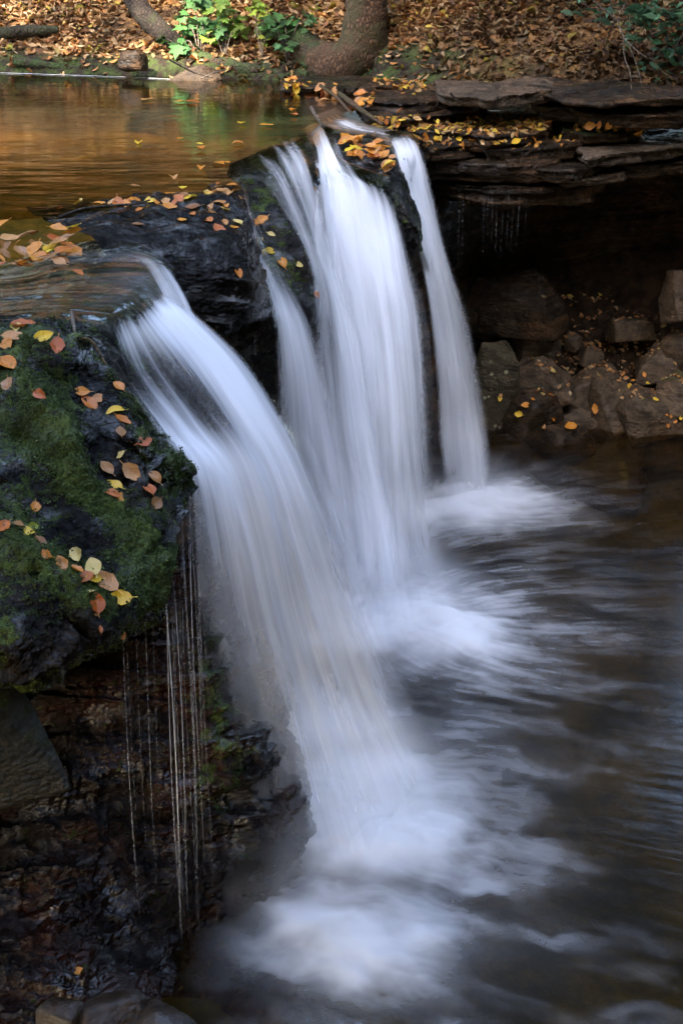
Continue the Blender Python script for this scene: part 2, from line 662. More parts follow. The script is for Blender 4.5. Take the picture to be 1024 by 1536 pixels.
# --- mossy outcrop
oc_rows = [
    [(-200, 455, 7.6), (0, 478, 7.35), (60, 480, 7.3), (115, 486, 7.2), (160, 505, 7.1), (205, 540, 7.2)],
    [(-200, 480, 7.2), (0, 500, 7.02), (60, 505, 6.98), (115, 508, 6.95), (160, 535, 6.9), (195, 565, 7.05)],
    [(-200, 560, 6.7), (0, 565, 6.7), (70, 565, 6.7), (130, 580, 6.7), (188, 598, 6.7), (230, 640, 6.85)],
    [(-200, 680, 6.3), (0, 660, 6.3), (75, 650, 6.35), (150, 655, 6.45), (215, 665, 6.5), (288, 692, 6.62)],
    [(-200, 760, 6.05), (0, 740, 6.05), (80, 735, 6.1), (150, 750, 6.2), (220, 755, 6.3), (290, 735, 6.6)],
    [(-200, 850, 5.75), (0, 830, 5.75), (70, 815, 5.8), (150, 825, 5.9), (215, 815, 5.98), (264, 812, 6.2)],
    [(-200, 920, 5.5), (0, 900, 5.5), (70, 890, 5.55), (140, 890, 5.68), (212, 885, 5.78), (264, 855, 6.0)],
    [(-200, 1000, 5.3), (0, 985, 5.3), (50, 1000, 5.35), (110, 965, 5.5), (180, 938, 5.65), (240, 900, 5.9)],
    [(-200, 1050, 5.5), (0, 1035, 5.5), (48, 1025, 5.6), (110, 985, 5.8), (182, 948, 5.95), (238, 905, 6.1)],
    [(-200, 1060, 6.2), (0, 1040, 6.3), (50, 1030, 6.4), (110, 990, 6.5), (190, 950, 6.6), (245, 905, 6.7)],
]
ridge1 = [P(40, 590, 6.6), P(90, 660, 6.35), P(130, 720, 6.2), P(172, 768, 6.1), P(205, 800, 6.0), P(235, 840, 5.95)]
ridge2 = [P(-60, 790, 5.9), P(20, 800, 5.85), P(60, 850, 5.7), P(110, 900, 5.6)]
vall = [P(-60, 620, 6.5), P(30, 660, 6.3), P(70, 730, 6.1), P(60, 790, 5.9)]


def oc_extra(p):
    d = .055 * np.exp(-(poly_d(p, ridge1) / .07) ** 2) + .05 * np.exp(-(poly_d(p, ridge2) / .09) ** 2)
    d -= .07 * np.exp(-(poly_d(p, vall) / .1) ** 2)
    d += .022 * fbm(p, 8, 4, 77, .6, ridged=True) + .012 * fbm(p, 24, 3, 78)
    d -= .05 * sstep(.78, .98, fbm(p * np.array([1.0, 1.6, 1.3]), 2.1, 2, 79, .3, ridged=True))
    return d


def oc_moss(p, n):
    m = .36 + .7 * np.exp(-(poly_d(p, ridge1) / .09) ** 2) + .3 * np.exp(-(poly_d(p, ridge2) / .12) ** 2)
    m += .5 * np.exp(-(seg_d(p, P(235, 800, 5.95), P(225, 880, 5.8)) / .13) ** 2)
    m += .3 * np.exp(-(seg_d(p, P(215, 610, 6.75), P(275, 690, 6.6)) / .1) ** 2)
    m -= .5 * np.exp(-(seg_d(p, P(20, 1010, 5.3), P(130, 950, 5.5)) / .1) ** 2)
    m -= .25 * np.exp(-(seg_d(p, P(140, 560, 6.7), P(190, 730, 6.3)) / .12) ** 2)
    return np.clip(m + .35 * fbm(p, 3, 3, 21), 0, 1)


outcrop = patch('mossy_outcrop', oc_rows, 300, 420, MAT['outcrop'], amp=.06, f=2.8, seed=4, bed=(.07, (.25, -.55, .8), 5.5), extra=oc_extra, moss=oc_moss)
tag(outcrop, 'big dark wet outcrop with green moss ridges and scattered autumn leaves beside the front fall', 'rock')
SOLID.append(outcrop)

# --- undercut wall below the outcrop
wl_rows = [
    [(-260, 960, 6.5), (-100, 960, 6.5), (0, 960, 6.5), (100, 930, 6.55), (190, 890, 6.6), (250, 850, 6.65), (300, 800, 6.85), (345, 790, 7.15), (380, 780, 7.6)],
    [(-260, 1060, 6.2), (-100, 1060, 6.25), (0, 1060, 6.3), (100, 1040, 6.4), (190, 1020, 6.45), (250, 1000, 6.5), (310, 990, 6.6), (352, 985, 6.85), (395, 980, 7.3)],
    [(-260, 1190, 6.0), (-100, 1190, 6.05), (0, 1190, 6.1), (100, 1180, 6.2), (190, 1170, 6.3), (255, 1165, 6.35), (320, 1150, 6.45), (400, 1150, 6.6), (450, 1150, 7.0)],
    [(-260, 1330, 5.75), (-100, 1330, 5.8), (0, 1330, 5.85), (100, 1320, 5.95), (190, 1310, 6.1), (260, 1300, 6.2), (330, 1290, 6.3), (410, 1285, 6.4), (470, 1290, 6.7)],
    [(-260, 1480, 5.45), (-100, 1480, 5.45), (0, 1480, 5.45), (100, 1470, 5.55), (190, 1440, 5.75), (255, 1410, 5.95), (310, 1410, 6.1), (390, 1420, 6.2), (450, 1430, 6.4)],
    [(-260, 1660, 5.1), (-100, 1640, 5.1), (0, 1620, 5.1), (100, 1590, 5.25), (190, 1540, 5.45), (240, 1500, 5.65), (290, 1500, 5.85), (360, 1530, 5.95), (420, 1540, 6.1)],
]


def wl_moss(p, n):
    return np.clip(.1 + .5 * np.exp(-(seg_d(p, P(330, 950, 6.6), P(330, 1150, 6.5)) / .16) ** 2) + .3 * fbm(p, 3, 3, 5), 0, 1)


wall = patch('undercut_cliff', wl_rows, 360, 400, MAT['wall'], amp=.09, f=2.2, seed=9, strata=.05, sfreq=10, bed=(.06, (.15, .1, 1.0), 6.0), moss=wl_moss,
             extra=lambda p: .02 * fbm(p * np.array([1, 1, 1.6]), 14, 4, 51, .6, ridged=True))
tag(wall, kind='structure')
SOLID.append(wall)

# --- long cliff behind the falls and round the alcove
plan = [(-3.2, 6.8), (-1.8, 6.9), (-1.2, 7.1), (-1.12, 7.4), (-1.1, 7.8), (-1.08, 8.4), (-.95, 9.0), (-.7, 9.7), (-.5, 10.6), (-.1, 11.4), (.35, 12.0),
        (.6, 12.6), (.9, 13.2), (1.5, 14.1), (2.6, 14.7), (4, 15.0), (6, 15.0), (9, 14.6)]
pl = curve_pts(plan, 60)
tn = np.gradient(pl, axis=0)
tn /= np.linalg.norm(tn, axis=1, keepdims=True)
on = np.stack([tn[:, 1], -tn[:, 0]], 1)      # outwards, to the pool
cl_rows = []
for z, of in ((-.9, .2), (-.3, .12), (.3, .0), (.9, -.15), (1.5, -.2), (1.9, -.14), (2.15, -.04), (2.3, -.02), (2.36, -.3)):
    cl_rows.append([(pl[i, 0] + on[i, 0] * of, pl[i, 1] + on[i, 1] * of, z) for i in range(60)])
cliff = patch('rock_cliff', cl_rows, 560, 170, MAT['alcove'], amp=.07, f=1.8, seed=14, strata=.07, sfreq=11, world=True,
              moss=lambda p, n: np.clip(.12 + .3 * fbm(p, 2, 3, 8), 0, 1))
tag(cliff, kind='structure')
SOLID.append(cliff)

# --- floor of the pond out to the lip (water stands 5 to 40 cm over it)
lip = [np.array([p[0], p[1]]) - .1 * np.asarray(o_) for p, o_ in zip(pl[8:44], on[8:44])]
poly = [(-10, 6.6)] + [tuple(q) for q in lip] + [(3, 17.5), (-10, 17.5)]


def fill_poly(name, pts2, z, mat, cell=None, zf=None):
    bm = bmesh.new()
    vs = [bm.verts.new((p[0], p[1], z)) for p in pts2]
    f = bm.faces.new(vs)
    if f.normal.z < 0:
        f.normal_flip()
    bmesh.ops.triangulate(bm, faces=bm.faces[:])
    if cell:
        for _ in range(12):
            e = [e for e in bm.edges if e.calc_length() > cell]
            if not e:
                break
            bmesh.ops.subdivide_edges(bm, edges=e, cuts=1)
            bmesh.ops.triangulate(bm, faces=bm.faces[:])
    bm.normal_update()
    bm.verts.index_update()
    v = np.array([q.co[:] for q in bm.verts])
    fa = np.array([[q.index for q in g.verts] for g in bm.faces])
    bm.free()
    nz = np.cross(v[fa[:, 1]] - v[fa[:, 0]], v[fa[:, 2]] - v[fa[:, 0]])[:, 2]
    fa[nz < 0] = fa[nz < 0][:, ::-1]
    if zf is not None:
        v[:, 2] += zf(v)
    return v, fa


lipa = np.array(lip)


def bed_z(v):
    d = np.min(np.linalg.norm(v[:, None, :2] - lipa[None], axis=2), axis=1)
    return -.12 * sstep(.1, 2.2, d) + .05 * fbm(v, 1.5, 4, 31)


v, fa = fill_poly('pond_bed', poly, 2.2, None, .16, bed_z)
pond_bed = link_mesh('pond_floor', v, fa, MAT['pond_bed'], attrs={'moss': np.zeros(len(v))})
tag(pond_bed, kind='structure')

# --- the square dark block between the channel and the middle falls
bk_rows = [
    [(40, 312, 9.9), (130, 305, 10.0), (210, 298, 10.1), (290, 290, 10.2), (346, 276, 10.5), (366, 274, 11.2)],
    [(70, 330, 9.3), (140, 322, 9.45), (215, 314, 9.6), (290, 304, 9.75), (352, 292, 10.0), (370, 290, 10.8)],
    [(110, 345, 9.0), (175, 338, 9.1), (235, 336, 9.2), (300, 332, 9.3), (360, 320, 9.6), (376, 320, 10.5)],
    [(150, 372, 8.75), (200, 368, 8.8), (245, 365, 8.85), (310, 362, 8.9), (366, 354, 9.2), (384, 350, 10.2)],
    [(180, 420, 8.65), (225, 410, 8.65), (260, 402, 8.68), (320, 400, 8.72), (376, 396, 9.0), (396, 395, 9.95)],
    [(220, 470, 8.6), (250, 465, 8.6), (280, 460, 8.62), (335, 468, 8.66), (388, 456, 8.9), (408, 445, 9.8)],
    [(230, 490, 8.7), (262, 487, 8.7), (292, 484, 8.72), (340, 490, 8.76), (392, 478, 8.95), (412, 468, 9.8)],
    [(230, 492, 9.3), (262, 490, 9.3), (292, 488, 9.3), (340, 492, 9.3), (394, 480, 9.5), (414, 470, 9.9)],
]
block = patch('rock_block', bk_rows, 190, 170, MAT['outcrop'], amp=.04, f=3.4, seed=23, strata=.02, sfreq=16, bed=(.05, (.1, .3, .9), 8.0),
              moss=lambda p, n: np.clip(.02 + .2 * fbm(p, 4, 3, 8), 0, 1))
tag(block, 'blocky black wet rock capped with leaves between the front and middle falls', 'rock')
SOLID.append(block)

# --- sloping dark rock down which the middle falls slide
sl_rows = [
    [(300, 236, 12.1), (350, 226, 12.3), (410, 212, 12.6), (470, 196, 13.0), (500, 190, 13.2)],
    [(310, 262, 11.3), (352, 252, 11.35), (412, 238, 11.6), (470, 222, 12.0), (500, 214, 12.6)],
    [(335, 300, 10.6), (368, 290, 10.7), (418, 275, 10.9), (468, 262, 11.1), (510, 250, 12.0)],
    [(362, 360, 10.25), (392, 345, 10.3), (432, 330, 10.4), (476, 320, 10.6), (510, 320, 11.7)],
    [(388, 420, 10.0), (412, 412, 10.0), (446, 400, 10.1), (480, 392, 10.3), (510, 400, 11.4)],
    [(414, 478, 9.85), (436, 492, 9.8), (458, 480, 9.85), (480, 458, 10.1), (510, 460, 11.2)],
    [(420, 500, 10.2), (440, 515, 10.2), (460, 500, 10.2), (482, 475, 10.3), (510, 480, 11.3)],
]
slope_rock = patch('sloping_rock', sl_rows, 150, 190, MAT['outcrop'], amp=.035, f=3.5, seed=27,
                   moss=lambda p, n: np.clip(.3 + .35 * fbm(p, 4, 3, 18), 0, 1))
tag(slope_rock, 'sloping dark green wet rock dotted with small leaves, streams sliding down both its sides', 'rock')
SOLID.append(slope_rock)

# --- rock rib under the main and far falls, with the leaf heap on its crest
rb_rows = [
    [(470, 192, 13.3), (510, 200, 12.5), (545, 196, 12.5), (585, 196, 12.8), (640, 200, 13.0)],
    [(480, 212, 12.2), (508, 215, 11.8), (545, 210, 11.75), (580, 222, 11.65), (625, 225, 12.1)],
    [(490, 245, 11.45), (512, 246, 11.35), (550, 250, 11.3), (590, 256, 11.25), (612, 262, 11.5)],
    [(498, 275, 11.3), (525, 278, 11.15), (562, 285, 11.1), (600, 285, 11.05), (620, 300, 11.4)],
    [(505, 340, 11.2), (540, 340, 11.1), (580, 345, 11.0), (622, 340, 10.95), (636, 350, 11.4)],
    [(510, 420, 11.4), (545, 420, 11.3), (585, 420, 11.2), (628, 380, 11.1), (636, 380, 11.6)],
]
rib = patch('rock_rib', rb_rows, 130, 150, MAT['outcrop'], amp=.03, f=4, seed=33,
            moss=lambda p, n: np.clip(.2 + .3 * fbm(p, 4, 3, 18), 0, 1))
tag(rib, 'dark rock rib topped by an orange leaf heap between the main and farthest falls', 'rock')
SOLID.append(rib)

# --- channel bed
cb_rows = [
    [(-220, 425, 8.6), (0, 402, 8.9), (80, 375, 9.3), (150, 362, 9.3), (215, 370, 9.0), (262, 395, 8.8)],
    [(-220, 450, 8.1), (0, 430, 8.3), (80, 412, 8.5), (150, 400, 8.5), (210, 405, 8.4), (262, 430, 8.4)],
    [(-220, 480, 7.6), (0, 460, 7.7), (80, 450, 7.75), (150, 445, 7.75), (210, 450, 7.75), (262, 490, 7.9)],
    [(-220, 505, 7.2), (0, 490, 7.25), (80, 490, 7.25), (145, 500, 7.2), (200, 530, 7.2), (262, 580, 7.3)],
    [(-220, 545, 7.1), (0, 540, 7.15), (80, 560, 7.15), (150, 590, 7.15), (230, 640, 7.1), (300, 680, 7.15)],
]
chan = patch('stream_bed', cb_rows, 150, 100, MAT['outcrop'], amp=.02, f=3, seed=41, moss=lambda p, n: np.full(len(p), .3))
tag(chan, kind='structure')
SOLID.append(chan)

# ------------------------------------------------------------------ pool floor, alcove floor
gx, gy = np.meshgrid(np.linspace(-4, 9, 110), np.linspace(3, 16, 110))
pp = np.stack([gx.ravel(), gy.ravel(), np.zeros(gx.size)], 1)
shore = sstep(12.0, 13.4, pp[:, 1] - .12 * (pp[:, 0] - 2))
pp[:, 2] = -.75 + .62 * shore + .12 * fbm(pp, 1.1, 4, 61)
pool_bed = link_mesh('pool_floor', pp, grid_faces(110, 110), MAT['pool_bed'])
tag(pool_bed, kind='structure')

al_rows = []
for y, z0 in ((12.7, -.25), (13.1, .0), (13.5, .22), (14.0, .5), (14.5, .85), (15.0, 1.15), (15.6, 1.35)):
    al_rows.append([(x, y + .06 * (x - 2.2), z0 + .1 * max(0, 1.6 - x)) for x in (.7, 1.4, 2.1, 2.8, 3.6, 4.6, 6.0)])
alc = patch('alcove_ground', al_rows, 200, 120, MAT['dirt'], amp=.08, f=2.2, seed=66, world=True, extra=lambda p: .03 * fbm(p, 9, 3, 3))
tag(alc, kind='structure')
SOLID.append(alc)

# ------------------------------------------------------------------ pool water with foam
IMP = [   # centre (photo position on the water), core radius, strength, reach
    (722, 758, .34, 2.0, 1.0),
    (655, 757, .2, .5, .8),
    (600, 930, .38, 1.9, 1.2),
    (680, 945, .27, 1.7, 1.3),
    (530, 908, .28, .7, .7),
    (572, 1250, .25, 1.7, 1.3),
    (525, 1180, .26, .8, 1.2),
    (490, 1080, .25, .5, 1.0),
    (478, 1400, .2, .9, .7),
    (565, 1428, .22, 1.0, 1.0),
]
IMP = [(P(a, b, z=0)[:2], r, s, L) for a, b, r, s, L in IMP]
GS = .012
xs = np.arange(-1.5, 4.3, GS)
ys = np.arange(4.7, 15.5, GS)
gx, gy = np.meshgrid(xs, ys)
Q = np.stack([gx.ravel(), gy.ravel()], 1)
Q0 = np.c_[Q, np.zeros(len(Q))]
warp = np.stack([fbm(Q0, 1.6, 4, 201), fbm(Q0, 1.6, 4, 211)], 1)


def flow(q):
    v = np.stack([np.full(len(q), .42), -.10 + 0 * q[:, 0]], 1)
    for c, r, s, L in IMP:
        d = q - c
        r2 = (d ** 2).sum(1)
        v += .34 * min(s, 1.1) * d / (r2 + .12)[:, None]
    q3 = np.c_[q, np.zeros(len(q))]
    v[:, 0] += .28 * fbm(q3, 1.9, 2, 221)
    v[:, 1] += .28 * fbm(q3, 1.9, 2, 231)
    return v / (np.linalg.norm(v, axis=1, keepdims=True) + 1e-9)


VF = flow(Q).reshape(len(ys), len(xs), 2)


def bil(img, q):
    fx = np.clip((q[:, 0] - xs[0]) / GS, 0, len(xs) - 1.001)
    fy = np.clip((q[:, 1] - ys[0]) / GS, 0, len(ys) - 1.001)
    ix, iy = fx.astype(int), fy.astype(int)
    fx, fy = fx - ix, fy - iy
    if img.ndim == 3:
        fx, fy = fx[:, None], fy[:, None]
    return img[iy, ix] * (1 - fx) * (1 - fy) + img[iy, ix + 1] * fx * (1 - fy) + img[iy + 1, ix] * (1 - fx) * fy + img[iy + 1, ix + 1] * fx * fy


def streaks(img, h, n):
    """smear a noise picture along the current: the drawn-out foam of moving water"""
    acc, wsum = np.zeros(len(Q)), 0
    for sg in (1, -1):
        q = Q.copy()
        for k in range(n):
            q = q + sg * h * bil(VF, q)
            w_ = 1 - k / n
            acc += w_ * bil(img, q)
            wsum += w_
    acc /= wsum
    return (acc - acc.mean()) / acc.std()


T1 = streaks(fbm(Q0, 26, 2, 301).reshape(len(ys), len(xs)), .02, 9)
T2 = streaks(fbm(Q0, 9, 3, 311).reshape(len(ys), len(xs)), .032, 9)
T3 = streaks(fbm(Q0, 60, 1, 321).reshape(len(ys), len(xs)), .012, 8)
TT = .55 * T2 + .5 * T1 + .3 * T3
warp2 = np.stack([fbm(Q0, 5, 3, 261), fbm(Q0, 5, 3, 271)], 1)
core_f, env, hgt = np.zeros(len(Q)), np.zeros(len(Q)), np.zeros(len(Q))
for c, r, s, L in IMP:
    d = Q - c + warp * .2 + warp2 * .13
    rr = np.hypot(d[:, 0], d[:, 1])
    th = np.arctan2(d[:, 1], d[:, 0])
    core = np.exp(-(rr / r) ** 2)
    side_ = .45 + .55 * sstep(-1, .6, np.cos(th - R(-12)))
    core_f = np.maximum(core_f, s * core)
    env = env + min(s, 1.1) * np.exp(-np.maximum(rr - r * .5, 0) / (L * .3)) * side_ * (1 - .6 * core)
    hgt += .04 * s * core
env = 1 - np.exp(-1.1 * env)
dist = sstep(3.4, .6, Q[:, 0] + .16 * (Q[:, 1] - 6)) * sstep(13.4, 11.6, Q[:, 1])
cloud = fbm(Q0, 2.4, 4, 251)
near = sstep(9.2, 7.4, Q[:, 1])
ax = np.array([.93, -.36])
qa = np.stack([Q @ ax * 2.2 + warp[:, 0], Q @ np.array([.36, .93]) * 6.5 + 1.3 * warp[:, 1] + .5 * warp2[:, 0], np.zeros(len(Q))], 1)
wis = fbm(qa, 1.0, 5, 281, .58)
wis = (wis - wis.mean()) / wis.std()
tex = TT * (1 - .8 * near) + wis * (.35 + .3 * near) + (1.0 + 1.0 * near) * cloud
foam = 1.25 * core_f * (1 + .04 * TT * (1 - near)) + env * (.13 + .66 * sstep(-1.3, 2.6, tex)) * (1 - .5 * core_f) + .09 * dist * sstep(-.4, 2.5, tex)
foam *= 1 - sstep(6.9, 6.3, Q[:, 1]) * sstep(-.3, -.75, Q[:, 0])
foam = np.clip(1 - np.exp(-1.25 * np.maximum(foam, 0) ** 1.15), 0, .985)
sw = T1 * .5
pv = np.c_[Q, hgt + .0012 * sw]
pool = link_mesh('pool_water', pv, grid_faces(len(ys), len(xs)), MAT['pool'], attrs={'foam': foam})
tag(pool, kind='structure')

# ------------------------------------------------------------------ pond and channel water
wl = [P(-400, 345, z=2.6), P(0, 332, z=2.6), P(75, 326, z=2.6), P(200, 306, z=2.6), P(300, 296, z=2.6), P(364, 284, z=2.6), P(340, 262, z=2.6), P(345, 246, z=2.6),
      P(400, 222, z=2.6), P(455, 200, z=2.6), P(478, 186, z=2.6), P(500, 176, z=2.6), P(530, 164, z=2.6), P(560, 150, z=2.6)]
polyw = [(p[0], p[1]) for p in wl] + [(1.5, 15.5), (1.5, 17.3), (-9, 17.3), (-9, 9.4)]
v, fa = fill_poly('pond', polyw, 2.6, None, .5)
pond = link_mesh('pond_water', v, fa, MAT['pond'])
tag(pond, kind='structure')


def bvh_of(objs):
    V, F, off = [], [], 0
    for o in objs:
        me = o.data
        v = np.empty(len(me.vertices) * 3, np.float32)
        me.vertices.foreach_get('co', v)
        v = v.reshape(-1, 3) + np.array(o.location)
        V.append(v)
        F += [[i + off for i in q.vertices] for q in me.polygons]
        off += len(v)
    V = np.concatenate(V)
    return BVHTree.FromPolygons(V.tolist(), F)


WBV = []


def in_front(p, lim, gap=.03, pmax=.25):
    """keep sliding water just above the rock it slides on"""
    if not WBV:
        WBV.append(bvh_of(SOLID))
    cam_ = np.array([0, 0, CAMZ])
    nv, nu = p.shape[:2]
    q = p.copy()
    push = np.zeros((nv, nu))
    for j in range(int(nv * lim)):
        for i in range(nu):
            d = p[j, i] - cam_
            L = np.linalg.norm(d)
            h = WBV[0].ray_cast(Vector(cam_), Vector(d / L))
            if h[0] is not None:
                push[j, i] = max(0, min(pmax, L - h[3] + gap))
    for _ in range(6):
        m = push.copy()
        for a, b in ((1, 0), (-1, 0), (0, 1), (0, -1), (2, 0), (-2, 0)):
            m = np.maximum(m, .93 * np.roll(np.roll(push, a, 0), b, 1)) if _ < 2 else m + np.roll(np.roll(push, a, 0), b, 1)
        push = m if _ < 2 else m / 7
    d = p - cam_
    return p - d / np.linalg.norm(d, axis=2, keepdims=True) * push[..., None]


def ribbon(name, rows, nu, nv, mat, film=None, el=.12, er=.12, amp=.0, seed=0, uvs=1.0, v0=0.0, shift=0.0, wmul=1.0, snap=0.0, gap=.03, pmax=.25):
    """rows along the flow of control points (photo x, photo y, distance, whiteness)"""
    g = np.array([[np.r_[P3(c), c[3]] for c in r] for r in rows])
    G = loft(g, nu, nv)
    p = G[..., :3]
    w = np.clip(G[..., 3], 0, 1)
    n = grid_normals(p)
    u = np.linspace(0, 1, nu)[None, :].repeat(nv, 0)
    width = np.linalg.norm(np.diff(p, axis=1), axis=2).sum(1).mean()
    seglen = np.linalg.norm(np.diff(p[:, nu // 2], axis=0), axis=1)
    vv = np.r_[0, np.cumsum(seglen)][:, None].repeat(nu, 1)
    q = np.stack([u * width * 7, vv * .9 + seed * 3.1, np.zeros_like(u)], -1).reshape(-1, 3)
    if amp:
        p = p + n * (amp * fbm(q, 1.0, 4, seed, .55).reshape(nv, nu, 1) * sstep(0, .5, vv)[..., None])
    p = p + n * shift
    if snap:
        p = in_front(p, snap, gap, pmax)
    fade = sstep(0, el, u) * sstep(0, er, 1 - u)
    # frayed sides
    fr = fbm(np.stack([u * 3, vv * 1.2, np.full_like(u, seed + 5.0)], -1).reshape(-1, 3), 1, 3, seed + 40).reshape(nv, nu)
    w = np.clip(w * fade * (1 + .35 * fr), 0, 1) * wmul
    fm = np.interp(np.linspace(0, 1, nv), np.linspace(0, 1, len(rows)), film if film else [0] * len(rows))[:, None] * fade
    uv = np.stack([(u * width + seed * 2.37) * uvs, vv + v0], -1).reshape(-1, 2)
    return p.reshape(-1, 3), grid_faces(nv, nu), w.ravel(), fm.ravel(), uv


def water_thing(name, parts, mat, label, cat='waterfall', group=None):
    V, F, W, C, U, off = [], [], [], [], [], 0
    for (v, f, w, c, uv) in parts:
        V.append(v); F.append(f + off); W.append(w); C.append(c); U.append(uv)
        off += len(v)
    V = np.concatenate(V)
    lo = V.mean(0)
    lo[2] = V[:, 2].min()
    o = link_mesh(name, V, np.concatenate(F), mat, loc=lo, attrs={'w': np.concatenate(W), 'film': np.concatenate(C)}, uv=np.concatenate(U))
    return tag(o, label, cat, group) if label else o


def both(rows, nu, nv, seed, shift=-.05, w2=.75, **kw):
    a = ribbon('', rows, nu, nv, None, seed=seed, **kw)
    kw2 = dict(kw)
    kw2['film'] = None
    b = ribbon('', rows, nu, nv, None, seed=seed + 3, shift=shift, wmul=w2, **kw2)
    return [a, b]


# channel stream sliding to the front lip (flow runs along the rows)
st_rows = [
    [(-320, 490, 7.25), (-320, 462, 7.7), (-320, 435, 8.2), (-320, 408, 8.8)],
    [(-150, 486, 7.25), (-150, 456, 7.7), (-150, 428, 8.2), (-150, 400, 8.9)],
    [(0, 480, 7.25), (0, 452, 7.7), (5, 424, 8.2), (10, 392, 8.9)],
    [(70, 478, 7.25), (80, 446, 7.7), (100, 410, 8.3), (90, 352, 9.3)],
    [(120, 482, 7.2), (140, 448, 7.6), (180, 405, 8.2), (165, 350, 9.2)],
    [(152, 488, 7.1), (182, 452, 7.5), (222, 408, 8.05), (225, 368, 8.9)],
    [(164, 502, 7.05), (206, 472, 7.35), (248, 428, 7.85), (262, 398, 8.6)],
]
st_w = [.1, .12, .15, .17, .2, .24, .26]
parts = [ribbon('', [[(*c, st_w[i]) for c in r] for i, r in enumerate(st_rows)], 90, 200, None, seed=71, film=[.3, .3, .3, .3, .3, .3, 0], amp=.014, el=.03, er=.06, snap=1.0, gap=.015, pmax=.1)]
stream = water_thing('stream_water', parts, MAT['fall'], None, None)
tag(stream, kind='structure')

# --- the front fall
ff = [
    [(128, 478, 7.14, .15), (162, 456, 7.35, .15), (192, 440, 7.5, .15), (220, 420, 7.75, .15), (246, 402, 8.1, .15)],
    [(148, 490, 7.04, .3), (176, 474, 7.18, .32), (206, 460, 7.33, .28), (236, 442, 7.53, .4), (266, 422, 7.85, .35)],
    [(158, 522, 6.98, .5), (190, 505, 7.08, .55), (226, 490, 7.2, .7), (266, 472, 7.4, .95), (310, 470, 7.75, .8)],
    [(178, 580, 6.9, .6), (216, 566, 7.0, .36), (268, 548, 7.1, .5), (325, 535, 7.3, 1), (392, 548, 7.6, .9)],
    [(224, 650, 6.8, .65), (270, 638, 6.9, .65), (322, 625, 7.0, .42), (382, 622, 7.15, 1), (450, 640, 7.45, .9)],
    [(272, 705, 6.66, .7), (318, 702, 6.8, .9), (372, 700, 6.92, .8), (428, 705, 7.08, .95), (486, 720, 7.33, .8)],
    [(276, 800, 6.58, .55), (344, 800, 6.75, .7), (404, 800, 6.88, .8), (462, 805, 7.03, .8), (534, 816, 7.3, .65)],
    [(284, 920, 6.52, .42), (366, 920, 6.7, .55), (432, 920, 6.86, .7), (496, 920, 7.03, .7), (574, 926, 7.3, .55)],
    [(304, 1050, 6.46, .26), (396, 1050, 6.66, .45), (468, 1050, 6.85, .65), (540, 1050, 7.06, .66), (616, 1045, 7.35, .5)],
    [(330, 1190, 6.40, .12), (420, 1190, 6.58, .36), (508, 1190, 6.84, .58), (596, 1180, 7.13, .6), (690, 1160, 7.45, .4)],
    [(350, 1355, None, 0), (445, 1345, None, .0), (545, 1310, None, .05), (632, 1260, None, .05), (720, 1195, None, 0)],
]
fl_ = [.4, .5, .5, .25, .1, 0, 0, 0, 0, 0, 0]
parts = both(ff, 90, 260, 1, film=fl_, amp=.035, el=.2, er=.24, snap=.45)
fv = [
    [(176, 372, 8.75, 0), (208, 378, 8.65, 0), (244, 388, 8.5, 0)],
    [(205, 392, 8.5, .35), (236, 396, 8.45, .45), (264, 408, 8.35, .3)],
    [(228, 425, 8.3, .55), (258, 430, 8.25, .6), (284, 442, 8.2, .45)],
    [(262, 490, 7.9, .6), (286, 492, 7.95, .65), (312, 498, 8.0, .5)],
    [(300, 560, 7.6, .5), (330, 560, 7.65, .5), (360, 560, 7.7, .4)],
]
parts += [ribbon('', fv, 40, 80, None, seed=12, film=[.9, .5, .2, 0, 0], amp=.02, el=.2, er=.3, snap=1.0)]
fw = [
    [(388, 545, 7.75, .05), (415, 560, 7.85, .05), (445, 590, 7.95, 0)],
    [(424, 640, 7.5, .4), (460, 655, 7.6, .4), (494, 680, 7.7, .15)],
    [(460, 760, 7.4, .5), (500, 775, 7.5, .45), (540, 800, 7.6, .2)],
    [(496, 900, 7.4, .5), (545, 915, 7.5, .45), (590, 930, 7.6, .2)],
    [(536, 1040, 7.4, .5), (592, 1045, 7.5, .45), (645, 1050, 7.6, .2)],
    [(575, 1200, None, .05), (640, 1175, None, .1), (700, 1150, None, .0)],
]
parts += [ribbon('', fw, 44, 160, None, seed=15, amp=.03, el=.35, er=.4)]
front = water_thing('waterfall', parts, MAT['fall'], 'nearest and broadest silky white waterfall, sliding off the mossy outcrop')

# --- thin middle stream
tf = [
    [(330, 262, 'p', 0), (346, 254, 'p', .1), (366, 246, 'p', .1)],
    [(343, 285, 10.75, .2), (358, 280, 10.8, .35), (376, 274, 10.9, .2)],
    [(350, 325, 10.4, .5), (366, 320, 10.4, .55), (386, 314, 10.45, .3)],
    [(368, 378, 10.1, .5), (388, 374, 10.1, .5), (410, 368, 10.15, .35)],
    [(394, 430, 9.85, .5), (416, 428, 9.85, .55), (440, 424, 9.9, .35)],
    [(404, 485, 9.7, .4), (436, 485, 9.68, .8), (470, 480, 9.72, .5)],
    [(404, 560, 9.6, .35), (450, 560, 9.58, .75), (496, 556, 9.62, .55)],
    [(402, 660, 9.5, .3), (460, 660, 9.48, .65), (520, 655, 9.52, .6)],
    [(410, 770, 9.4, .25), (474, 770, 9.38, .55), (540, 765, 9.42, .6)],
    [(424, 880, 9.3, .25), (492, 880, 9.28, .5), (560, 880, 9.3, .6)],
    [(430, 970, None, 0), (500, 970, None, .05), (570, 965, None, .05)],
]
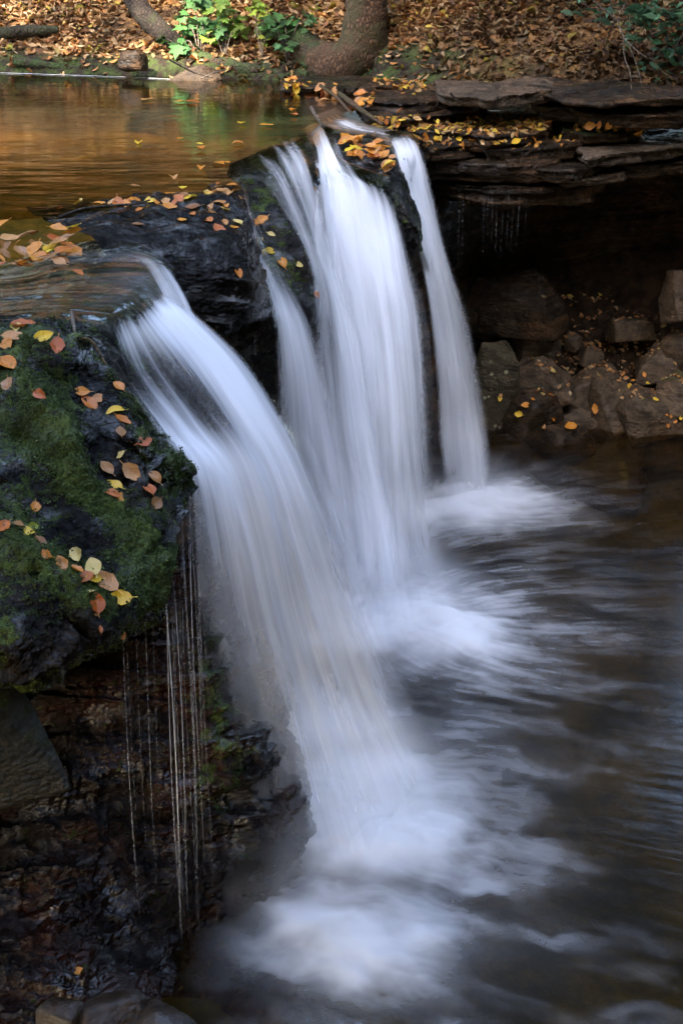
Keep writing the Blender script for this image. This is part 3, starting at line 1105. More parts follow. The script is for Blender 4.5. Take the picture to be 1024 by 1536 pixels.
thin = water_thing('waterfall', both(tf, 46, 220, 21, w2=.6, film=[0, .3, .6, .6, .5, .2, 0, 0, 0, 0, 0], amp=.02, el=.25, er=.25, snap=.5), MAT['fall'],
                   'thin ribbon of water beside the black block, between the front and main waterfalls')

# --- stream on the far side of the sloping rock
fb = [
    [(318, 240, 'p', .12), (388, 214, 'p', .15), (450, 190, 'p', .2)],
    [(352, 250, 11.2, .28), (408, 228, 11.5, .36), (458, 205, 11.95, .5)],
    [(385, 272, 10.95, .45), (428, 255, 11.15, .48), (470, 238, 11.5, .6)],
    [(412, 308, 10.7, .5), (446, 296, 10.8, .5), (480, 282, 11.1, .7)],
    [(442, 355, 10.45, .5), (464, 345, 10.5, .6), (490, 335, 10.75, .8)],
    [(462, 400, 10.25, .4), (478, 395, 10.3, .75), (502, 390, 10.5, .9)],
    [(468, 445, 10.1, .25), (490, 442, 10.12, .65), (518, 440, 10.3, .9)],
    [(464, 525, 9.95, .3), (502, 522, 9.97, .6), (546, 520, 10.1, .85)],
    [(464, 650, 9.8, .3), (516, 650, 9.82, .6), (572, 650, 9.9, .8)],
    [(474, 790, 9.6, .35), (536, 790, 9.6, .6), (600, 790, 9.65, .8)],
    [(480, 962, None, 0), (550, 962, None, .05), (620, 955, None, .05)],
]
side = water_thing('waterfall', both(fb, 60, 240, 31, w2=.6, film=[.1, .5, .8, .7, .5, .3, .1, 0, 0, 0, 0], amp=.025, el=.2, er=.2, snap=.7, pmax=.35), MAT['fall'],
                   'streaming cascade sliding over dark rock from the pond lip into the main fall')

# --- main fall
mf = [
    [(448, 196, 'p', .2), (478, 186, 'p', .4), (506, 232, 11.55, .5), (550, 254, 11.3, 0), (600, 266, 11.2, 0)],
    [(462, 222, 11.8, .6), (492, 228, 11.65, .85), (520, 258, 11.2, .6), (560, 268, 11.1, .1), (604, 284, 11.0, .05)],
    [(468, 258, 11.4, .8), (498, 262, 11.3, 1), (532, 276, 11.05, .8), (572, 290, 10.95, .5), (612, 310, 10.9, .3)],
    [(474, 310, 11.1, .85), (504, 316, 11.0, 1), (542, 328, 10.85, .95), (584, 345, 10.75, .8), (624, 356, 10.7, .5)],
    [(480, 375, 10.85, .8), (512, 382, 10.75, 1), (552, 395, 10.6, .95), (595, 408, 10.5, .85), (642, 412, 10.5, .55)],
    [(490, 460, 10.6, .8), (522, 462, 10.5, 1), (564, 470, 10.38, .9), (608, 475, 10.3, .75), (656, 472, 10.3, .5)],
    [(500, 565, 10.3, .75), (534, 565, 10.22, .95), (575, 568, 10.12, .85), (617, 570, 10.05, .65), (666, 568, 10.05, .45)],
    [(508, 690, 10.0, .6), (543, 690, 9.95, .75), (584, 690, 9.88, .7), (625, 690, 9.82, .5), (676, 688, 9.82, .4)],
    [(516, 810, 9.75, .55), (552, 810, 9.7, .7), (594, 806, 9.66, .7), (638, 800, 9.62, .5), (690, 796, 9.62, .4)],
    [(508, 970, None, .0), (562, 968, None, .08), (618, 955, None, .08), (668, 935, None, .05), (712, 910, None, .0)],
]
main = water_thing('waterfall', both(mf, 100, 260, 41, film=[1, 1, .8, .4, .1, 0, 0, 0, 0, 0], amp=.04, el=.16, er=.26, snap=.85, pmax=.4, gap=.05), MAT['fall'],
                   'tallest bright white waterfall, the wide middle curtain below the orange leaf heap')

# --- farthest fall and the slide that feeds it
rf = [
    [(572, 198, 12.1, .1), (592, 196, 12.15, .15), (612, 198, 12.2, .15), (630, 204, 12.2, .1)],
    [(584, 222, 11.85, .6), (604, 216, 11.9, .7), (622, 216, 11.95, .7), (638, 222, 11.95, .5)],
    [(594, 250, 11.75, .85), (614, 245, 11.8, .9), (632, 246, 11.82, .8), (648, 252, 11.85, .5)],
    [(606, 300, 11.68, .9), (626, 298, 11.7, .9), (645, 300, 11.72, .75), (662, 306, 11.75, .4)],
    [(626, 375, 11.62, .9), (645, 375, 11.65, .95), (664, 377, 11.66, .7), (682, 382, 11.68, .3)],
    [(640, 465, 11.6, .75), (665, 465, 11.62, 1), (686, 466, 11.63, .75), (707, 470, 11.64, .3)],
    [(650, 570, 11.6, .65), (680, 570, 11.61, .95), (704, 570, 11.62, .8), (728, 572, 11.63, .3)],
    [(652, 660, 11.62, .55), (688, 660, 11.62, .9), (716, 660, 11.63, .85), (742, 660, 11.64, .35)],
    [(664, 752, None, .1), (692, 756, None, .2), (722, 756, None, .2), (750, 752, None, .1)],
]
parts = both(rf, 60, 220, 51, film=[1, .6, .2, 0, 0, 0, 0, 0, 0], amp=.025, el=.14, er=.3, snap=.9, pmax=.4, gap=.05)
sf = [
    [(462, 176, 'p', .1), (485, 168, 'p', .1), (512, 158, 'p', .1)],
    [(484, 190, 12.5, .55), (512, 184, 12.7, .5), (530, 176, 13.0, .4)],
    [(520, 202, 12.2, .45), (540, 194, 12.4, .45), (556, 184, 12.7, .3)],
    [(556, 206, 12.05, .4), (574, 200, 12.2, .4), (588, 192, 12.4, .25)],
    [(580, 222, 11.85, .5), (606, 214, 11.95, .5), (626, 208, 12.1, .25)],
]
parts += [ribbon('', sf, 44, 100, None, seed=57, film=[1, 1, 1, 1, .6], amp=.015, el=.2, er=.25, snap=1.0)]
far_fall = water_thing('waterfall', parts, MAT['fall'], 'narrow farthest waterfall dropping past the dripping sandstone ledges')

# ------------------------------------------------------------------ trickles
def trickle(px, y0, y1, yd, wpx, dens, label, group):
    n = 40
    pyv = np.linspace(y0, y1, n)
    a = P(px, y0, y=yd)
    zb = max(P(px, y1, y=yd)[2], -.02)
    zz = np.linspace(a[2], zb, n)
    half = wpx * .36 * (np.linalg.norm(a - [0, 0, CAMZ]) / FPX)
    V, W = [], []
    m = 7
    for i, z in enumerate(zz):
        f = i / (n - 1)
        sway = .006 * math.sin(z * 3 + px)
        hw = half * (1 + .5 * f)
        for j in range(m):
            s = j / (m - 1) * 2 - 1
            V.append((a[0] + sway + hw * s, yd - half * .8 * math.cos(s * 1.5), z))
            W.append((.7 if yd < 8 else .38) * dens * (1 - s * s) * (1 - .45 * f) * (.8 + .2 * math.sin(z * 2.3 + j * 2.1 + px)) * min(1, (1 - f) * 2.2 + .02) * min(1, f * 6 + .25))
    V = np.array(V)
    lo = V.mean(0)
    lo[2] = V[:, 2].min()
    o = link_mesh('water_trickle', V, grid_faces(n, m), MAT['trickle'], loc=lo, attrs={'w': np.clip(W, 0, 1)})
    tag(o, label, 'trickle', group)


for px, y0, y1, w, d in ((247, 884, 1440, 2.4, .7), (250, 880, 1445, 4, .75), (254, 874, 1400, 2, .45), (259, 870, 1350, 1.6, .4), (262, 868, 1440, 2.6, .55), (266, 855, 1300, 1.6, .35), (271, 820, 1420, 1.6, .35), (275, 772, 1420, 5, .35),
                         (279, 760, 1250, 2, .45), (283, 740, 1330, 2.2, .6), (287, 738, 1200, 2, .4), (291, 735, 1150, 6, .25), (296, 740, 1350, 3, .25), (301, 745, 1100, 3, .2)):
    trickle(px, y0, y1, 5.98 + .004 * (px - 249), w, d, 'long pale water thread hanging from the tip of the mossy outcrop', 'water threads below the mossy outcrop')
for px, y0, y1, w, d in ((184, 952, 1420, 2.2, .5), (190, 950, 1250, 1.4, .25), (203, 940, 1300, 1.6, .3), (216, 930, 1330, 1.8, .5), (228, 925, 1200, 1.4, .3)):
    trickle(px, y0, y1, 5.92, w, d, 'hair-thin water drip in front of the dark undercut wall', 'thin drips over the undercut wall')
for px, y0, y1, w, d in ((351, 488, 545, 1.5, .5), (367, 484, 552, 2, .5), (372, 482, 560, 1.3, .4), (383, 480, 548, 2, .5)):
    trickle(px, y0, y1, 8.95, w, d, 'short fine drip falling from the underside of the black block', 'drips under the black block')
for px, y0, y1, w, d in ((676, 290, 380, 1.5, .45), (690, 285, 420, 1.5, .4), (694, 290, 400, 1.3, .35), (727, 280, 400, 1.5, .4), (732, 285, 380, 1.4, .35), (738, 290, 370, 1.4, .3), (746, 300, 410, 1.6, .4),
                         (754, 320, 400, 1.4, .35), (762, 280, 380, 1.4, .35), (779, 288, 380, 1.6, .45), (768, 300, 410, 1.2, .25), (791, 275, 350, 1.3, .3)):
    trickle(px, y0, y1, 12.3, w, d, 'fine drip line falling from the edge of the sandstone ledge', 'drips under the sandstone ledges')

# ------------------------------------------------------------------ spray at the foot of the falls
def mist(px, py, z, rx, ry, rz, dens, seed):
    c = P(px, py, z=z)
    bm = bmesh.new()
    bmesh.ops.create_icosphere(bm, subdivisions=3, radius=1.0)
    me = bpy.data.meshes.new('spray_mist')
    bm.to_mesh(me)
    bm.free()
    me.materials.append(mist_mat('spray_mist_air', dens, seed))
    o = bpy.data.objects.new('spray_mist', me)
    COL.objects.link(o)
    o.location = c
    o.scale = (rx, ry, rz)
    tag(o, kind='stuff')


mist(715, 735, .1, .5, .45, .35, 1.1, 1)
mist(600, 895, .15, .75, .65, .5, 1.0, 5)
mist(530, 1200, .15, .75, .7, .6, 1.2, 9)
mist(455, 1340, .1, .5, .5, .5, .5, 11)
mist(540, 1420, .1, .5, .45, .3, 1.0, 13)
mist(335, 1270, .15, .28, .3, .35, .8, 17)
# ------------------------------------------------------------------ sandstone ledges beyond the falls
def slab(front, z, th, back, mat, label, seed, mossk=0.0, group=None):
    f = [P(a, b, z=z) for a, b in front]
    rs = random.Random(seed)
    ring = []
    for i in range(len(f) - 1):
        for t in (0, .5):
            q = f[i] * (1 - t) + f[i + 1] * t
            ring.append((q[0] + rs.uniform(-.03, .03), q[1] + rs.uniform(-.05, .05)))
    ring.append((f[-1][0], f[-1][1]))
    bk = [(q[0] + .15 * (q[0] > f[len(f) // 2][0]), q[1] + back) for q in reversed(f)]
    ring += bk
    n = len(ring)
    vs = [(x, y, z) for x, y in ring]
    c = np.mean(ring, 0)
    vs += [(c[0] + (x - c[0]) * .97, c[1] + (y - c[1]) * .97 + .03, z - th) for x, y in ring]
    fs = [list(range(n)), list(range(2 * n - 1, n - 1, -1))] + [[i, i + n, (i + 1) % n + n, (i + 1) % n] for i in range(n)]
    v, F = remeshed(vs, fs, .02)
    v = smooth_mesh(v, F, 1)
    nn = vnormals(v, F)
    side = 1 - np.abs(nn[:, 2])
    d = rock_disp(v, .03, 4.0, seed, 0, 9)
    lay = vnoise(np.stack([v[:, 0] * 1.2, v[:, 1] * 1.2, v[:, 2] * 38], 1), seed + 4)
    blk = vnoise(np.stack([v[:, 0] * 4.5, v[:, 1] * 4.5, v[:, 2] * 9], 1), seed + 6)
    v = v + nn * (d + side * (.045 * np.sign(lay) * np.abs(lay) ** .5 + .07 * np.round(blk * 2.5) / 2.5))[:, None]
    nn = vnormals(v, F)
    ms = np.clip(mossk * sstep(.1, .7, nn[:, 2]) * (1 + fbm(v, 4, 3, seed + 30)), 0, 1)
    lo = v.mean(0)
    lo[2] = v[:, 2].min()
    o = link_mesh('sandstone_slab', v, F, mat, loc=lo, attrs={'moss': ms})
    tag(o, label, 'rock slab', group)
    SOLID.append(o)
    return o


L_, D_ = MAT['ledge'], MAT['dry']
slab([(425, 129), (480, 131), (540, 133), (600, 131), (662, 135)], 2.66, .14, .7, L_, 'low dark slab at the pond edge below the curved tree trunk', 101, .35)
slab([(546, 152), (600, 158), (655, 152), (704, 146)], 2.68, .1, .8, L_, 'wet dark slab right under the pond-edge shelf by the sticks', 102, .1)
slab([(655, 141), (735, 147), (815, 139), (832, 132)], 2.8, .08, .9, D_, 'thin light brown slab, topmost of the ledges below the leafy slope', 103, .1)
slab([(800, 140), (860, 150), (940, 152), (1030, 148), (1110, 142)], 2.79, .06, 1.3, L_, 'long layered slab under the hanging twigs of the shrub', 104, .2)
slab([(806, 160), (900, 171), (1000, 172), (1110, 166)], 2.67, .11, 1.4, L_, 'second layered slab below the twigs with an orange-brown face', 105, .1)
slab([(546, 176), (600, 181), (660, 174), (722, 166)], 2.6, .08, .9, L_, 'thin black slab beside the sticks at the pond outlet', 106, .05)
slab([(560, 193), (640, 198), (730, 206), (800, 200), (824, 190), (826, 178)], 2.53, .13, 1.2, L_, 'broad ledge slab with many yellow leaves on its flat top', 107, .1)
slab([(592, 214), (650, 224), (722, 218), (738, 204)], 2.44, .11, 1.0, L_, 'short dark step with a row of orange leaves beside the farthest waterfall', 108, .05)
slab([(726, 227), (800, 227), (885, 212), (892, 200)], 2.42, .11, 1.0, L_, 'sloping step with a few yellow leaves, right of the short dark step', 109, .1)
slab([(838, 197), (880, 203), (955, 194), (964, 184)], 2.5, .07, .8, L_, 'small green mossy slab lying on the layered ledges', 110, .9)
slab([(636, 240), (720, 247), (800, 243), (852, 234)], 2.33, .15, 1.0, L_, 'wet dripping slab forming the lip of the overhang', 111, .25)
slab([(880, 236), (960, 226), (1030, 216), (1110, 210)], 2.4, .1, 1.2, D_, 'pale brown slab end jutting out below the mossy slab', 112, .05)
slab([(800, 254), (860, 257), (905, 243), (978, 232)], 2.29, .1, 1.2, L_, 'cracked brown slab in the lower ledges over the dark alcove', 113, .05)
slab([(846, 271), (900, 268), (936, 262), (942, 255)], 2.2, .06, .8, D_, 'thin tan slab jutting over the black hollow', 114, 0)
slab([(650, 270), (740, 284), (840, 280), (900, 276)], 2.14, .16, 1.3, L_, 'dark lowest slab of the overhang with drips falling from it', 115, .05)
slab([(930, 250), (1000, 246), (1110, 240)], 2.24, .1, 1.3, L_, 'shadowed brown slab at the far end of the overhang', 116, 0)


# ------------------------------------------------------------------ boulders
def boulder(x0, y0, x1, y1, zb, mat, label, seed, tilt=0.0, flat=1.0, y=None, mossk=0.0, amp=.02, name='boulder', dep=.8, vox=.018, cat='boulder'):
    cx = (x0 + x1) / 2
    b = P(cx, y1, z=zb) if y is None else P(cx, y1, y=y)
    t = np.linalg.norm(b - [0, 0, CAMZ])
    W, H = (x1 - x0) * t / FPX * 1.12, (y1 - y0) * t / FPX * flat * .9
    D = W * dep
    rs = random.Random(seed)
    pts = []
    for _ in range(11):
        d = Vector((rs.gauss(0, 1), rs.gauss(0, 1), rs.gauss(0, 1))).normalized()
        q = [math.copysign(abs(a_) ** .62, a_) for a_ in d]
        pts.append(Vector((q[0] * W * .52, q[1] * D * .52, H * (.47 + .5 * q[2]))))
    pts += [Vector((W * .48 * a_, D * .45 * b_, -.08)) for a_ in (-1, 1) for b_ in (-1, 1)]
    pts.append(Vector((rs.uniform(-.3, .3) * W, rs.uniform(-.2, .2) * D, H)))
    M = Matrix.Rotation(tilt + rs.uniform(-.42, .42), 3, 'Y') @ Matrix.Rotation(rs.uniform(-.3, .3), 3, 'X') @ Matrix.Rotation(rs.uniform(-.6, .6), 3, 'Z')
    pts = [M @ q for q in pts]
    c = Vector((b[0], b[1] + D * .35, b[2]))
    o = hull_rock(name, [q + c for q in pts], mat, max(vox, W / 45), amp * min(1, W / .4), 5.5, seed, mossk=mossk, smooth=1)
    tag(o, label, cat)
    SOLID.append(o)
    return o


boulder(706, 483, 772, 640, 0, MAT['lichen'], 'tall upright boulder speckled with pale lichen beside the farthest waterfall', 201, dep=1.0, tilt=-.06)
boulder(776, 468, 828, 532, .5, D_, 'angular wedge-shaped boulder behind the lichen-speckled one', 202, tilt=.3)
boulder(780, 532, 862, 604, .22, D_, 'grey-brown block in the middle of the shore with two small leaves', 203, tilt=-.3)
boulder(838, 546, 912, 614, .12, D_, 'grey block wedged against the tall split boulder', 204, tilt=.4)
boulder(900, 536, 966, 640, .02, D_, 'tall split grey boulder with a pale vein at the water edge', 205, tilt=-.35)
boulder(938, 572, 1034, 642, .05, D_, 'low wide grey boulder with a yellow leaf drift behind it', 206, tilt=.12)
boulder(764, 582, 840, 652, .02, L_, 'dark reddish low rock with orange leaves on it at the water edge', 207, tilt=.1)
boulder(836, 615, 894, 640, .02, D_, 'small flat brown rock at the water edge below the grey blocks', 208, dep=.6)
boulder(815, 640, 900, 672, -.06, L_, 'flat dark half-sunken rock with a bright leaf on top', 209, dep=.6)
boulder(758, 528, 796, 602, .15, D_, 'narrow brown rock leaning on the lichen-speckled boulder', 210, tilt=.15)
boulder(916, 478, 982, 502, .62, D_, 'flat slab lying on the dark alcove dirt', 211, dep=.6, cat='rock slab')
boulder(958, 512, 1020, 566, .35, D_, 'brown boulder above the leaf drift', 212, tilt=.2)
boulder(1000, 492, 1060, 540, .5, D_, 'pale boulder cut by the edge of view above the shore', 213)
boulder(996, 556, 1070, 618, .2, D_, 'boulder with a green mossy top at the edge of view', 214, mossk=.9)
boulder(820, 508, 852, 534, .4, D_, 'small triangular rock above the grey blocks', 215, tilt=.4)
boulder(728, 402, 842, 496, .75, L_, 'large greenish-brown rock under the dripping overhang', 216, tilt=.12, dep=.7)
boulder(690, 404, 745, 488, .75, L_, 'rusty rock half hidden by the farthest waterfall', 217, tilt=-.2)
boulder(742, 612, 778, 650, -.02, L_, 'small wet black rock at the foot of the lichen-speckled boulder', 218)
boulder(798, 672, 972, 735, -.42, MAT['pool_bed'] if False else MAT['stone'], 'broad brown rock lying under the pool water', 219, dep=.6, amp=.03)
boulder(730, 655, 800, 690, -.16, MAT['stone'], 'brown sunken rock under shallow water near the shore', 220, dep=.7)
boulder(1000, 400, 1060, 470, .95, D_, 'shadowed tan rock at the back of the alcove', 221)
for k, (a_, b_, c_, d_, zb) in enumerate(((782, 560, 812, 586, .2), (838, 596, 862, 616, .1), (898, 604, 922, 626, .08), (874, 520, 902, 542, .45), (930, 560, 956, 580, .3), (752, 590, 772, 608, .12), (990, 540, 1016, 562, .3), (850, 500, 872, 514, .55),
                                             (700, 470, 726, 492, .7), (808, 640, 836, 656, -.02))):
    o = boulder(a_, b_, c_, d_, zb, D_ if k % 2 else L_, 'fist-sized angular stone wedged between the shore boulders', 250 + k, dep=1.0, name='stone', cat='stone')
    o['group'] = 'small stones among the shore boulders'
# the near ones
MAT['mossrock'] = rock_mat('mossy_boulder', (.006, .0055, .004), (.03, .027, .018), (.05, .042, .025), moss=(.04, .055, .014), rlo=.35, rhi=.7, bump=.8, fine=60, spec=.25)
lb = boulder(-170, 1005, 62, 1190, 0, MAT['mossrock'], 'rounded dark boulder with a pale streak under the mossy outcrop', 230, y=5.35, mossk=.75, dep=.8, amp=.015)
boulder(58, 1508, 122, 1552, 0, MAT['stone'], 'small tan stone at the bottom of the undercut wall', 231, y=4.95, amp=.008)
boulder(112, 1512, 212, 1560, 0, MAT['stone'], 'reddish brown flat stone between two tan ones at the wall foot', 232, y=4.95, amp=.008)
boulder(200, 1520, 282, 1566, 0, MAT['stone'], 'pale rounded stone at the wall foot next to the pool', 233, y=4.95, amp=.008)
# submerged and by the bank
boulder(254, 102, 326, 124, 2.58, D_, 'flat triangular grey stone standing in the pond at the far bank', 240, dep=.5, amp=.01)
boulder(372, 66, 0 + 408, 90, 2.78, D_, 'small bluish rock in the leaf litter of the bank', 241) if False else None
boulder(180, 76, 216, 94, 2.75, L_, 'small grey rock sticking out of the sunny leaf litter', 242, tilt=.3)

# ------------------------------------------------------------------ far bank and hillside
foot = np.array([(-16, 16.4), (-9, 16.0), (-3.2, 15.75), (-1.9, 15.5), (-.6, 15.15), (.2, 14.95), (1.0, 14.4), (2.0, 13.75), (2.9, 13.35), (4.5, 13.1), (8, 13.0), (16, 13.0)])


def foot_y(x):
    return np.interp(x, foot[:, 0], foot[:, 1])


def hill_z(x, y):
    s = y - foot_y(x)
    rt = sstep(-.4, 1.0, x)
    base = 2.5 + .2 * rt
    p = np.stack([x, y, np.zeros_like(x)], 1)
    return base + .15 * sstep(-.05, .2, s) + .46 * np.maximum(s, 0) ** 1.02 - .4 * np.maximum(-s, 0) + .07 * fbm(p, 1.3, 4, 71) + .03 * fbm(p, 5, 3, 72)


hx = np.concatenate([np.linspace(-16, -4.6, 40), np.linspace(-4.5, 4.5, 260), np.linspace(4.6, 16, 40)])
hs = np.concatenate([np.linspace(-.35, 1.6, 110), np.linspace(1.65, 5, 60), np.linspace(5.2, 30, 60)])
HX, HS = np.meshgrid(hx, hs)
HY = foot_y(HX.ravel()) + HS.ravel()
HZ = hill_z(HX.ravel(), HY)
hv = np.stack([HX.ravel(), HY, HZ], 1)


def hill_mat():
    k = NT('forest_floor')
    co = k.n('TexCoord').outputs['Object']
    vo = k.n('TexVoronoi', {'Vector': co, 'Scale': 17.0})
    n = k.noise(co, 1.7, 5, .6)
    c = k.mix(k.n('SeparateColor', {0: vo.outputs['Color']}).outputs[0], (.05, .024, .009), (.24, .125, .045))
    c = k.mix(k.rng(n, .45, .62), c, (.035, .02, .01))
    b = k.attr('bank').outputs['Fac']
    bm_ = k.mix(k.rng(k.noise(co, 8, 5, .65), .42, .6), (.022, .015, .009), (.04, .055, .014))
    c = k.mix(b, c, bm_)
    h = k.math('ADD', vo.outputs['Distance'], k.noise(co, 40, 3))
    p = k.n('BsdfPrincipled', {'Base Color': c, 'Roughness': .85, 'Normal': k.bump(h, .8, .04), 'Specular IOR Level': .2})
    return k.surf(p.outputs[0])


S_ = HS.ravel()
bank = sstep(.42, .15, S_ + .12 * fbm(hv, 3, 3, 73)) * sstep(2.2, .6, HX.ravel())
hill = link_mesh('hillside', hv, grid_faces(len(hs), len(hx)), hill_mat(), attrs={'bank': bank})
tag(hill, kind='structure')
SOLID.append(hill)

# leaf litter
def cards(n, pos, size, nrm_jit, col, fold=.25, up=None):
    """bent little leaf blades: 6 vertices, 2 quads"""
    a = RNG.uniform(0, 2 * np.pi, n)
    tx = np.stack([np.cos(a), np.sin(a), RNG.normal(0, nrm_jit, n)], 1)
    upv = np.tile([0, 0, 1.0], (n, 1)) if up is None else up
    upv = upv + RNG.normal(0, nrm_jit, (n, 3))
    tx -= upv * (np.sum(tx * upv, 1) / np.sum(upv * upv, 1))[:, None]
    tx /= np.linalg.norm(tx, axis=1, keepdims=True)
    ty = np.cross(upv, tx)
    ty /= np.linalg.norm(ty, axis=1, keepdims=True)
    nz = np.cross(tx, ty)
    s = size[:, None]
    cu = RNG.normal(0, fold, n)[:, None]
    out = []
    for (fx, fy, fz) in ((-.5, 0, 0), (-.12, .27, .5), (-.12, -.27, .5), (.18, .22, .5), (.18, -.22, .5), (.55, 0, -.25)):
        out.append(pos + tx * s * fx + ty * s * fy + nz * s * fz * cu)
    V = np.stack(out, 1).reshape(-1, 3)
    b = np.arange(n)[:, None] * 6
    F = np.concatenate([np.concatenate([b + 0, b + 2, b + 4, b + 5], 1), np.concatenate([b + 0, b + 5, b + 3, b + 1], 1)])
    return V, F, np.repeat(col, 6, 0)


LC = np.array([(.46, .27, .12), (.52, .33, .16), (.38, .19, .07), (.28, .12, .045), (.2, .09, .035), (.5, .22, .06), (.55, .4, .22), (.42, .3, .1), (.14, .07, .03), (.5, .36, .05)])
pp_ = np.array([.17, .15, .16, .12, .09, .1, .07, .05, .06, .03])


def litter(n, x0, x1, s0, s1, smin, smax, thr):
    x = RNG.uniform(x0, x1, n)
    s = RNG.uniform(s0, s1, n)
    y = foot_y(x) + s
    p = np.stack([x, y, np.zeros(n)], 1)
    keep = (fbm(p, 1.6, 3, 91) + .25 * RNG.normal(size=n) > thr) & (RNG.uniform(size=n) < sstep(.05, .4, s) + .15 + sstep(.3, 1.2, x))
    x, y = x[keep], y[keep]
    m = len(x)
    z = hill_z(x, y) + RNG.uniform(.004, .035, m)
    col = LC[RNG.choice(len(LC), m, p=pp_)] * RNG.uniform(.65, 1.2, (m, 1))
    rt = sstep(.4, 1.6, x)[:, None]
    col = col * (1 - .48 * rt) * (.7 + .6 * np.clip(fbm(np.stack([x, y, 0 * x], 1), 1.1, 3, 95), -.7, .7))[:, None]  # right-hand litter: browner leaves, and the slope's shade put into the colour
    return cards(m, np.stack([x, y, z], 1), RNG.uniform(smin, smax, m), .38, col, .5)


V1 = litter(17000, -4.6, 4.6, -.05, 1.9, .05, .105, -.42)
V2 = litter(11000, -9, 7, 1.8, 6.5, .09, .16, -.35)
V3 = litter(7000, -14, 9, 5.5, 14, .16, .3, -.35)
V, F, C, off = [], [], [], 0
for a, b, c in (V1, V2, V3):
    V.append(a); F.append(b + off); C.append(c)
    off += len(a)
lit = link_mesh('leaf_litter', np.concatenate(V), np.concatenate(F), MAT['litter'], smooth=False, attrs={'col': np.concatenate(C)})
tag(lit, kind='stuff')


# thin pale line along the far water edge
e0 = [P(a, b, z=2.606) for a, b in ((-40, 108), (30, 110), (90, 112), (150, 114), (205, 116), (262, 119))]
c_ = curve_pts(e0, 60)
wv = .012 + .012 * np.abs(fbm(c_, 3, 3, 12)) * 2
vv_ = np.concatenate([c_ - np.c_[0 * wv, wv, 0 * wv], c_ + np.c_[0 * wv, wv, 0 * wv]])
ff_ = np.array([[i, i + 1, 61 + i, 60 + i] for i in range(59)])
sf_ = link_mesh('pale_shore_strip', vv_, ff_, MAT['trickle'], attrs={'w': np.full(120, .55)})
tag(sf_, kind='stuff')
BV = bvh_of(SOLID)
CAMV = Vector((0, 0, CAMZ))


def hit(px, py):
    d = Vector(ray(px, py)).normalized()
    loc, nrm, i, dist = BV.ray_cast(CAMV, d)
    if loc is None:
        return None, None
    if nrm.dot(d) > 0:
        nrm = -nrm
    return loc, nrm


# small pale chips and leaves on the alcove dirt
pos, nr = [], []
for _ in range(1500):
    px, py = random.uniform(790, 1024), random.uniform(440, 600)
    w_ = math.exp(-((py - 545 - .12 * (px - 900)) / 35) ** 2) + .3 + .9 * math.exp(-((px - 900) / 40) ** 2 - ((py - 535) / 14) ** 2)
    if random.random() > w_:
        continue
    l, nn = hit(px, py)
    if l is None or nn.z < .72:
        continue
    pos.append(l + nn * random.uniform(.002, .015)); nr.append(nn)
pos = np.array(pos); nr = np.array(nr)
m = len(pos)
V, F, C = cards(m, pos, RNG.uniform(.025, .07, m), .35, LC[RNG.choice(len(LC), m, p=pp_)] * RNG.uniform(.4, 1.0, (m, 1)), .4, up=nr)
tag(link_mesh('leaf_crumbs', V, F, MAT['litter'], smooth=False, attrs={'col': C}), kind='stuff')


# ------------------------------------------------------------------ trees, logs
def tube_obj(name, ctrl, radii, mat, parent=None, seg=14, n=40, bump=.12, seed=0, loc=None):
    pth = curve_pts(ctrl, n)
    rad = np.interp(np.linspace(0, 1, n), np.linspace(0, 1, len(radii)), radii)
    V, F = tube(pth, rad, seg, bump, seed)
    if loc is None:
        loc = pth[0].copy()
    o = link_mesh(name, V, F, mat, loc=loc)
    if parent:
        o.parent = parent
        o.matrix_parent_inverse = Matrix.Translation(-Vector(parent.location))
    return o


def crown_obj(parent, c, rad, n, size, col, name='crown'):
    """leaf blades clustered in clumps through an ellipsoid"""
    nc = max(8, n // 90)
    u = RNG.normal(size=(nc, 3))
    u /= np.linalg.norm(u, axis=1, keepdims=True)
    cc = u * (RNG.uniform(.25, 1, (nc, 1)) ** .5) * np.array(rad)
    ids = RNG.integers(0, nc, n)
    p = cc[ids] + RNG.normal(size=(n, 3)) * np.array(rad) * .16 + np.array(c)
    cl = np.array(col)[None] * RNG.uniform(.6, 1.35, (n, 1)) * RNG.uniform(.85, 1.15, (n, 3))
    V, F, C = cards(n, p, RNG.uniform(size * .6, size * 1.3, n), .7, cl, .3)
    o = link_mesh(name, V, F, MAT['foliage'], loc=c, smooth=False, attrs={'col': C})
    o.parent = parent
    o.matrix_parent_inverse = Matrix.Translation(-Vector(parent.location))
    return o


t1 = empty('tree', P(525, 108, y=15.15))
tag(t1, 'thick brown tree trunk curving out of the leafy bank above the pond outlet', 'tree')
tr = [P(452, 62, y=15.45), P(478, 88, y=15.3), P(512, 98, y=15.2), P(540, 78, y=15.2), P(548, 38, y=15.22), P(550, -10, y=15.3), P(552, -120, y=15.45), (.4, 15.8, 6.2), (.5, 16.2, 9.5), (.7, 16.6, 14)]
tube_obj('trunk', tr, [.12, .17, .215, .23, .2, .185, .18, .16, .12, .05], MAT['bark'], t1, 24, 150, .14, 5)
tube_obj('root', [P(385, 50, y=15.65), P(410, 40, y=15.6), P(440, 52, y=15.5), P(475, 84, y=15.3), P(505, 95, y=15.2)], [.05, .085, .11, .14, .13], MAT['bark_moss'], t1, 14, 60, .2, 6)
tube_obj('root', [P(560, 62, y=15.2), P(590, 50, y=15.35), P(612, 82, y=15.1), P(640, 116, y=14.9)], [.06, .06, .055, .03], MAT['bark'], t1, 10, 50, .2, 7)
tube_obj('root', [P(500, 100, y=15.15), P(470, 100, y=15.2), P(448, 92, y=15.3), P(430, 98, y=15.25)], [.06, .045, .03, .015], MAT['bark_moss'], t1, 10, 40, .25, 8)
